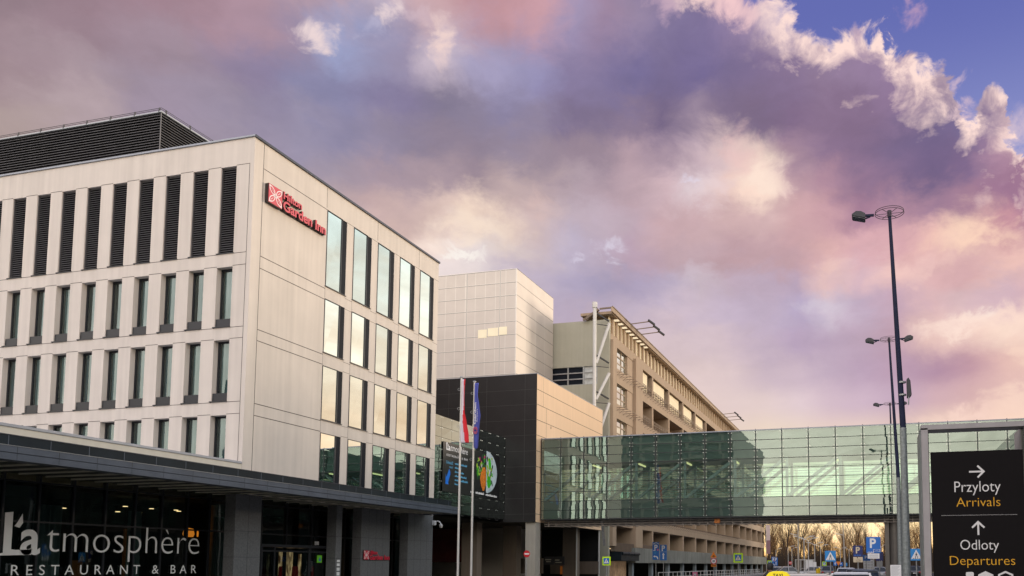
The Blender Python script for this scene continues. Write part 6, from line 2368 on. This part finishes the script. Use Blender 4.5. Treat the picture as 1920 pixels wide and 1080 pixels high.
m.build('hair', mat('dark_hair', (0.012, 0.010, 0.010), 0.6, var=0.1), t, world=False, smooth=True)
m = M()
m.lathe([(.10, 1.50), (.17, 1.45), (.235, 1.38), (.22, 1.15), (.20, 0.95), (.215, 0.80), (.19, .78)], (0, 0, 0), 18)
m.build('jacket', mat('dark_jacket', (0.02, 0.02, 0.024), 0.85, var=0.1), t, world=False, smooth=True)

# ---------------------------------------------------------------- bare winter trees
MT['bark'] = mat('brown_bark', (0.055, 0.035, 0.022), 0.9, var=0.3, scale=4)
MT['twig'] = mat('brown_twigs', (0.105, 0.058, 0.026), 0.9, var=0.2)
lf = bpy.data.materials.new('orange_glow_leaf')  # leaf cards added to the bare twigs for a golden backlit glow
lf.use_nodes = True
nt = lf.node_tree
pn = nt.nodes['Principled BSDF']
tl = nt.nodes.new('ShaderNodeBsdfTranslucent')
mxs = nt.nodes.new('ShaderNodeMixShader')
oi = nt.nodes.new('ShaderNodeTexCoord')
no = nt.nodes.new('ShaderNodeTexNoise')
no.inputs['Scale'].default_value = 0.9
rp = nt.nodes.new('ShaderNodeValToRGB')
rp.color_ramp.elements[0].position = 0.35
rp.color_ramp.elements[0].color = (0.17, 0.080, 0.020, 1)
rp.color_ramp.elements[1].position = 0.68
rp.color_ramp.elements[1].color = (0.48, 0.24, 0.06, 1)
nt.links.new(oi.outputs['Object'], no.inputs['Vector'])
nt.links.new(no.outputs['Fac'], rp.inputs[0])
nt.links.new(rp.outputs[0], pn.inputs['Base Color'])
nt.links.new(rp.outputs[0], tl.inputs['Color'])
mxs.inputs[0].default_value = 0.6
nt.links.new(pn.outputs[0], mxs.inputs[1])
nt.links.new(tl.outputs[0], mxs.inputs[2])
nt.links.new(mxs.outputs[0], nt.nodes['Material Output'].inputs[0])
MT['leaf'] = lf


def tree_meshes(seed, h, spread, leafy):
    rr = random.Random(seed)
    tk, tw_ = M(), M()
    tips = []

    def grow(p, d, L_, r_, lvl):
        n = 3 if lvl < 2 else 2
        for i in range(n):
            d = (d + Vector((rr.uniform(-1, 1), rr.uniform(-1, 1), rr.uniform(-.2, .6))) * (0.10 if lvl == 0 else 0.22)).normalized()
            q = p + d * L_ / n
            r2 = r_ * (0.80 if lvl else 0.86)
            (tk if lvl < 2 else tw_).tube(p, q, r_, 6 if lvl < 2 else 3, r2, caps=False)
            if lvl < 4:
                for _ in range(rr.choice((2, 3)) if lvl < 3 else 3):
                    a = rr.uniform(0, 6.28)
                    side = Vector((math.cos(a), math.sin(a), 0))
                    nd = (d * rr.uniform(.5, 1.0) + side * rr.uniform(.5, .9) * spread + Vector((0, 0, .45))).normalized()
                    grow(p + (q - p) * rr.uniform(.35, 1), nd, L_ * rr.uniform(.38, .58), r2 * .5, lvl + 1)
            p, r_ = q, r2
        if lvl >= 3:
            tips.append(p)

    grow(Vector((0, 0, 0)), Vector((0, 0, 1)), h * 0.86, 0.016 * h, 0)
    for p in tips:
        for _ in range(leafy):
            c = p + Vector((rr.gauss(0, .30), rr.gauss(0, .30), rr.gauss(0, .30)))
            s = rr.uniform(.04, .10)
            a = Vector((rr.uniform(-1, 1), rr.uniform(-1, 1), rr.uniform(-1, 1))).normalized() * s
            b = a.orthogonal().normalized() * s * .7
            tw_.face([c - a, c + b, c + a, c - b], 1)
    return tk, tw_


protos = []
for sd_, h_, sp, lfy in ((11, 12.5, 0.75, 1), (23, 13.5, 0.6, 1), (37, 11.5, 0.9, 2), (41, 14.5, 0.55, 0), (59, 12.0, 0.8, 2)):
    tk, tw_ = tree_meshes(sd_, h_, sp, lfy)
    t = thing('bare_tree', 'x', 'tree', (0, 0, 0), 0, 'bare brown trees beyond the car park')
    tr_ = tk.build('trunk', MT['bark'], t, world=False, fix=False)
    tw_.build('crown', [MT['twig'], MT['leaf']], t, world=False, fix=False)
    protos.append([t, False])
rr = random.Random(77)
looks = ['broad spreading', 'upright', 'low rounded', 'thin tall', 'leafy brown']
spots = []
for i in range(15):
    spots.append((1434 + i * 21.5 + rr.uniform(-6, 6), rr.uniform(205, 222), 0))
for i in range(19):
    spots.append((1428 + i * 17.5 + rr.uniform(-6, 6), rr.uniform(232, 262), 1))
for i in range(24):
    spots.append((1428 + i * 13.5 + rr.uniform(-5, 5), rr.uniform(275, 320), 2))
for i, (px, Y, row) in enumerate(spots):
    k = rr.randrange(5)
    pt = protos[k]
    o = pt[0] if not pt[1] else dup(pt[0])
    pt[1] = True
    c = at(px, 1060, Y)
    o.location = (c.x, c.y, 0)
    o.rotation_euler = (0, 0, rr.uniform(0, 6.28))
    s = rr.uniform(.62, .88) * (1.0, 1.12, 1.3)[row]
    if 1545 < px < 1565 or 1620 < px < 1650:
        s *= 0.82
    o.scale = (s, s, s)
    o['label'] = '%s bare tree in the %s row of brown trees under the footbridge' % (looks[k], ('front', 'middle', 'rear')[row])
    o['group'] = '%s trees in the %s row beyond the car park' % (looks[k], ('front', 'middle', 'rear')[row])
# undergrowth along the wood's edge
m = M()
rr = random.Random(3)
for i in range(26000):
    x = rr.uniform(-75, 45)
    y = rr.uniform(228, 262)
    z0 = 0
    hh = rr.uniform(1.5, 7.5) * (0.6 + 0.4 * math.sin(x * 0.3) ** 2)
    q = Vector((x + rr.uniform(-.7, .7), y, hh))
    w_ = rr.uniform(.03, .08)
    m.face([(x - w_, y, z0), (x + w_, y, z0), (q.x + w_ * .3, q.y, q.z), (q.x - w_ * .3, q.y, q.z)], 0)
tag(m.build('undergrowth', mat('dark_undergrowth', (0.040, 0.026, 0.016), 0.9, var=0.3), fix=False), 'dense dark brown undergrowth below the bare trees', 'undergrowth', kind='stuff')
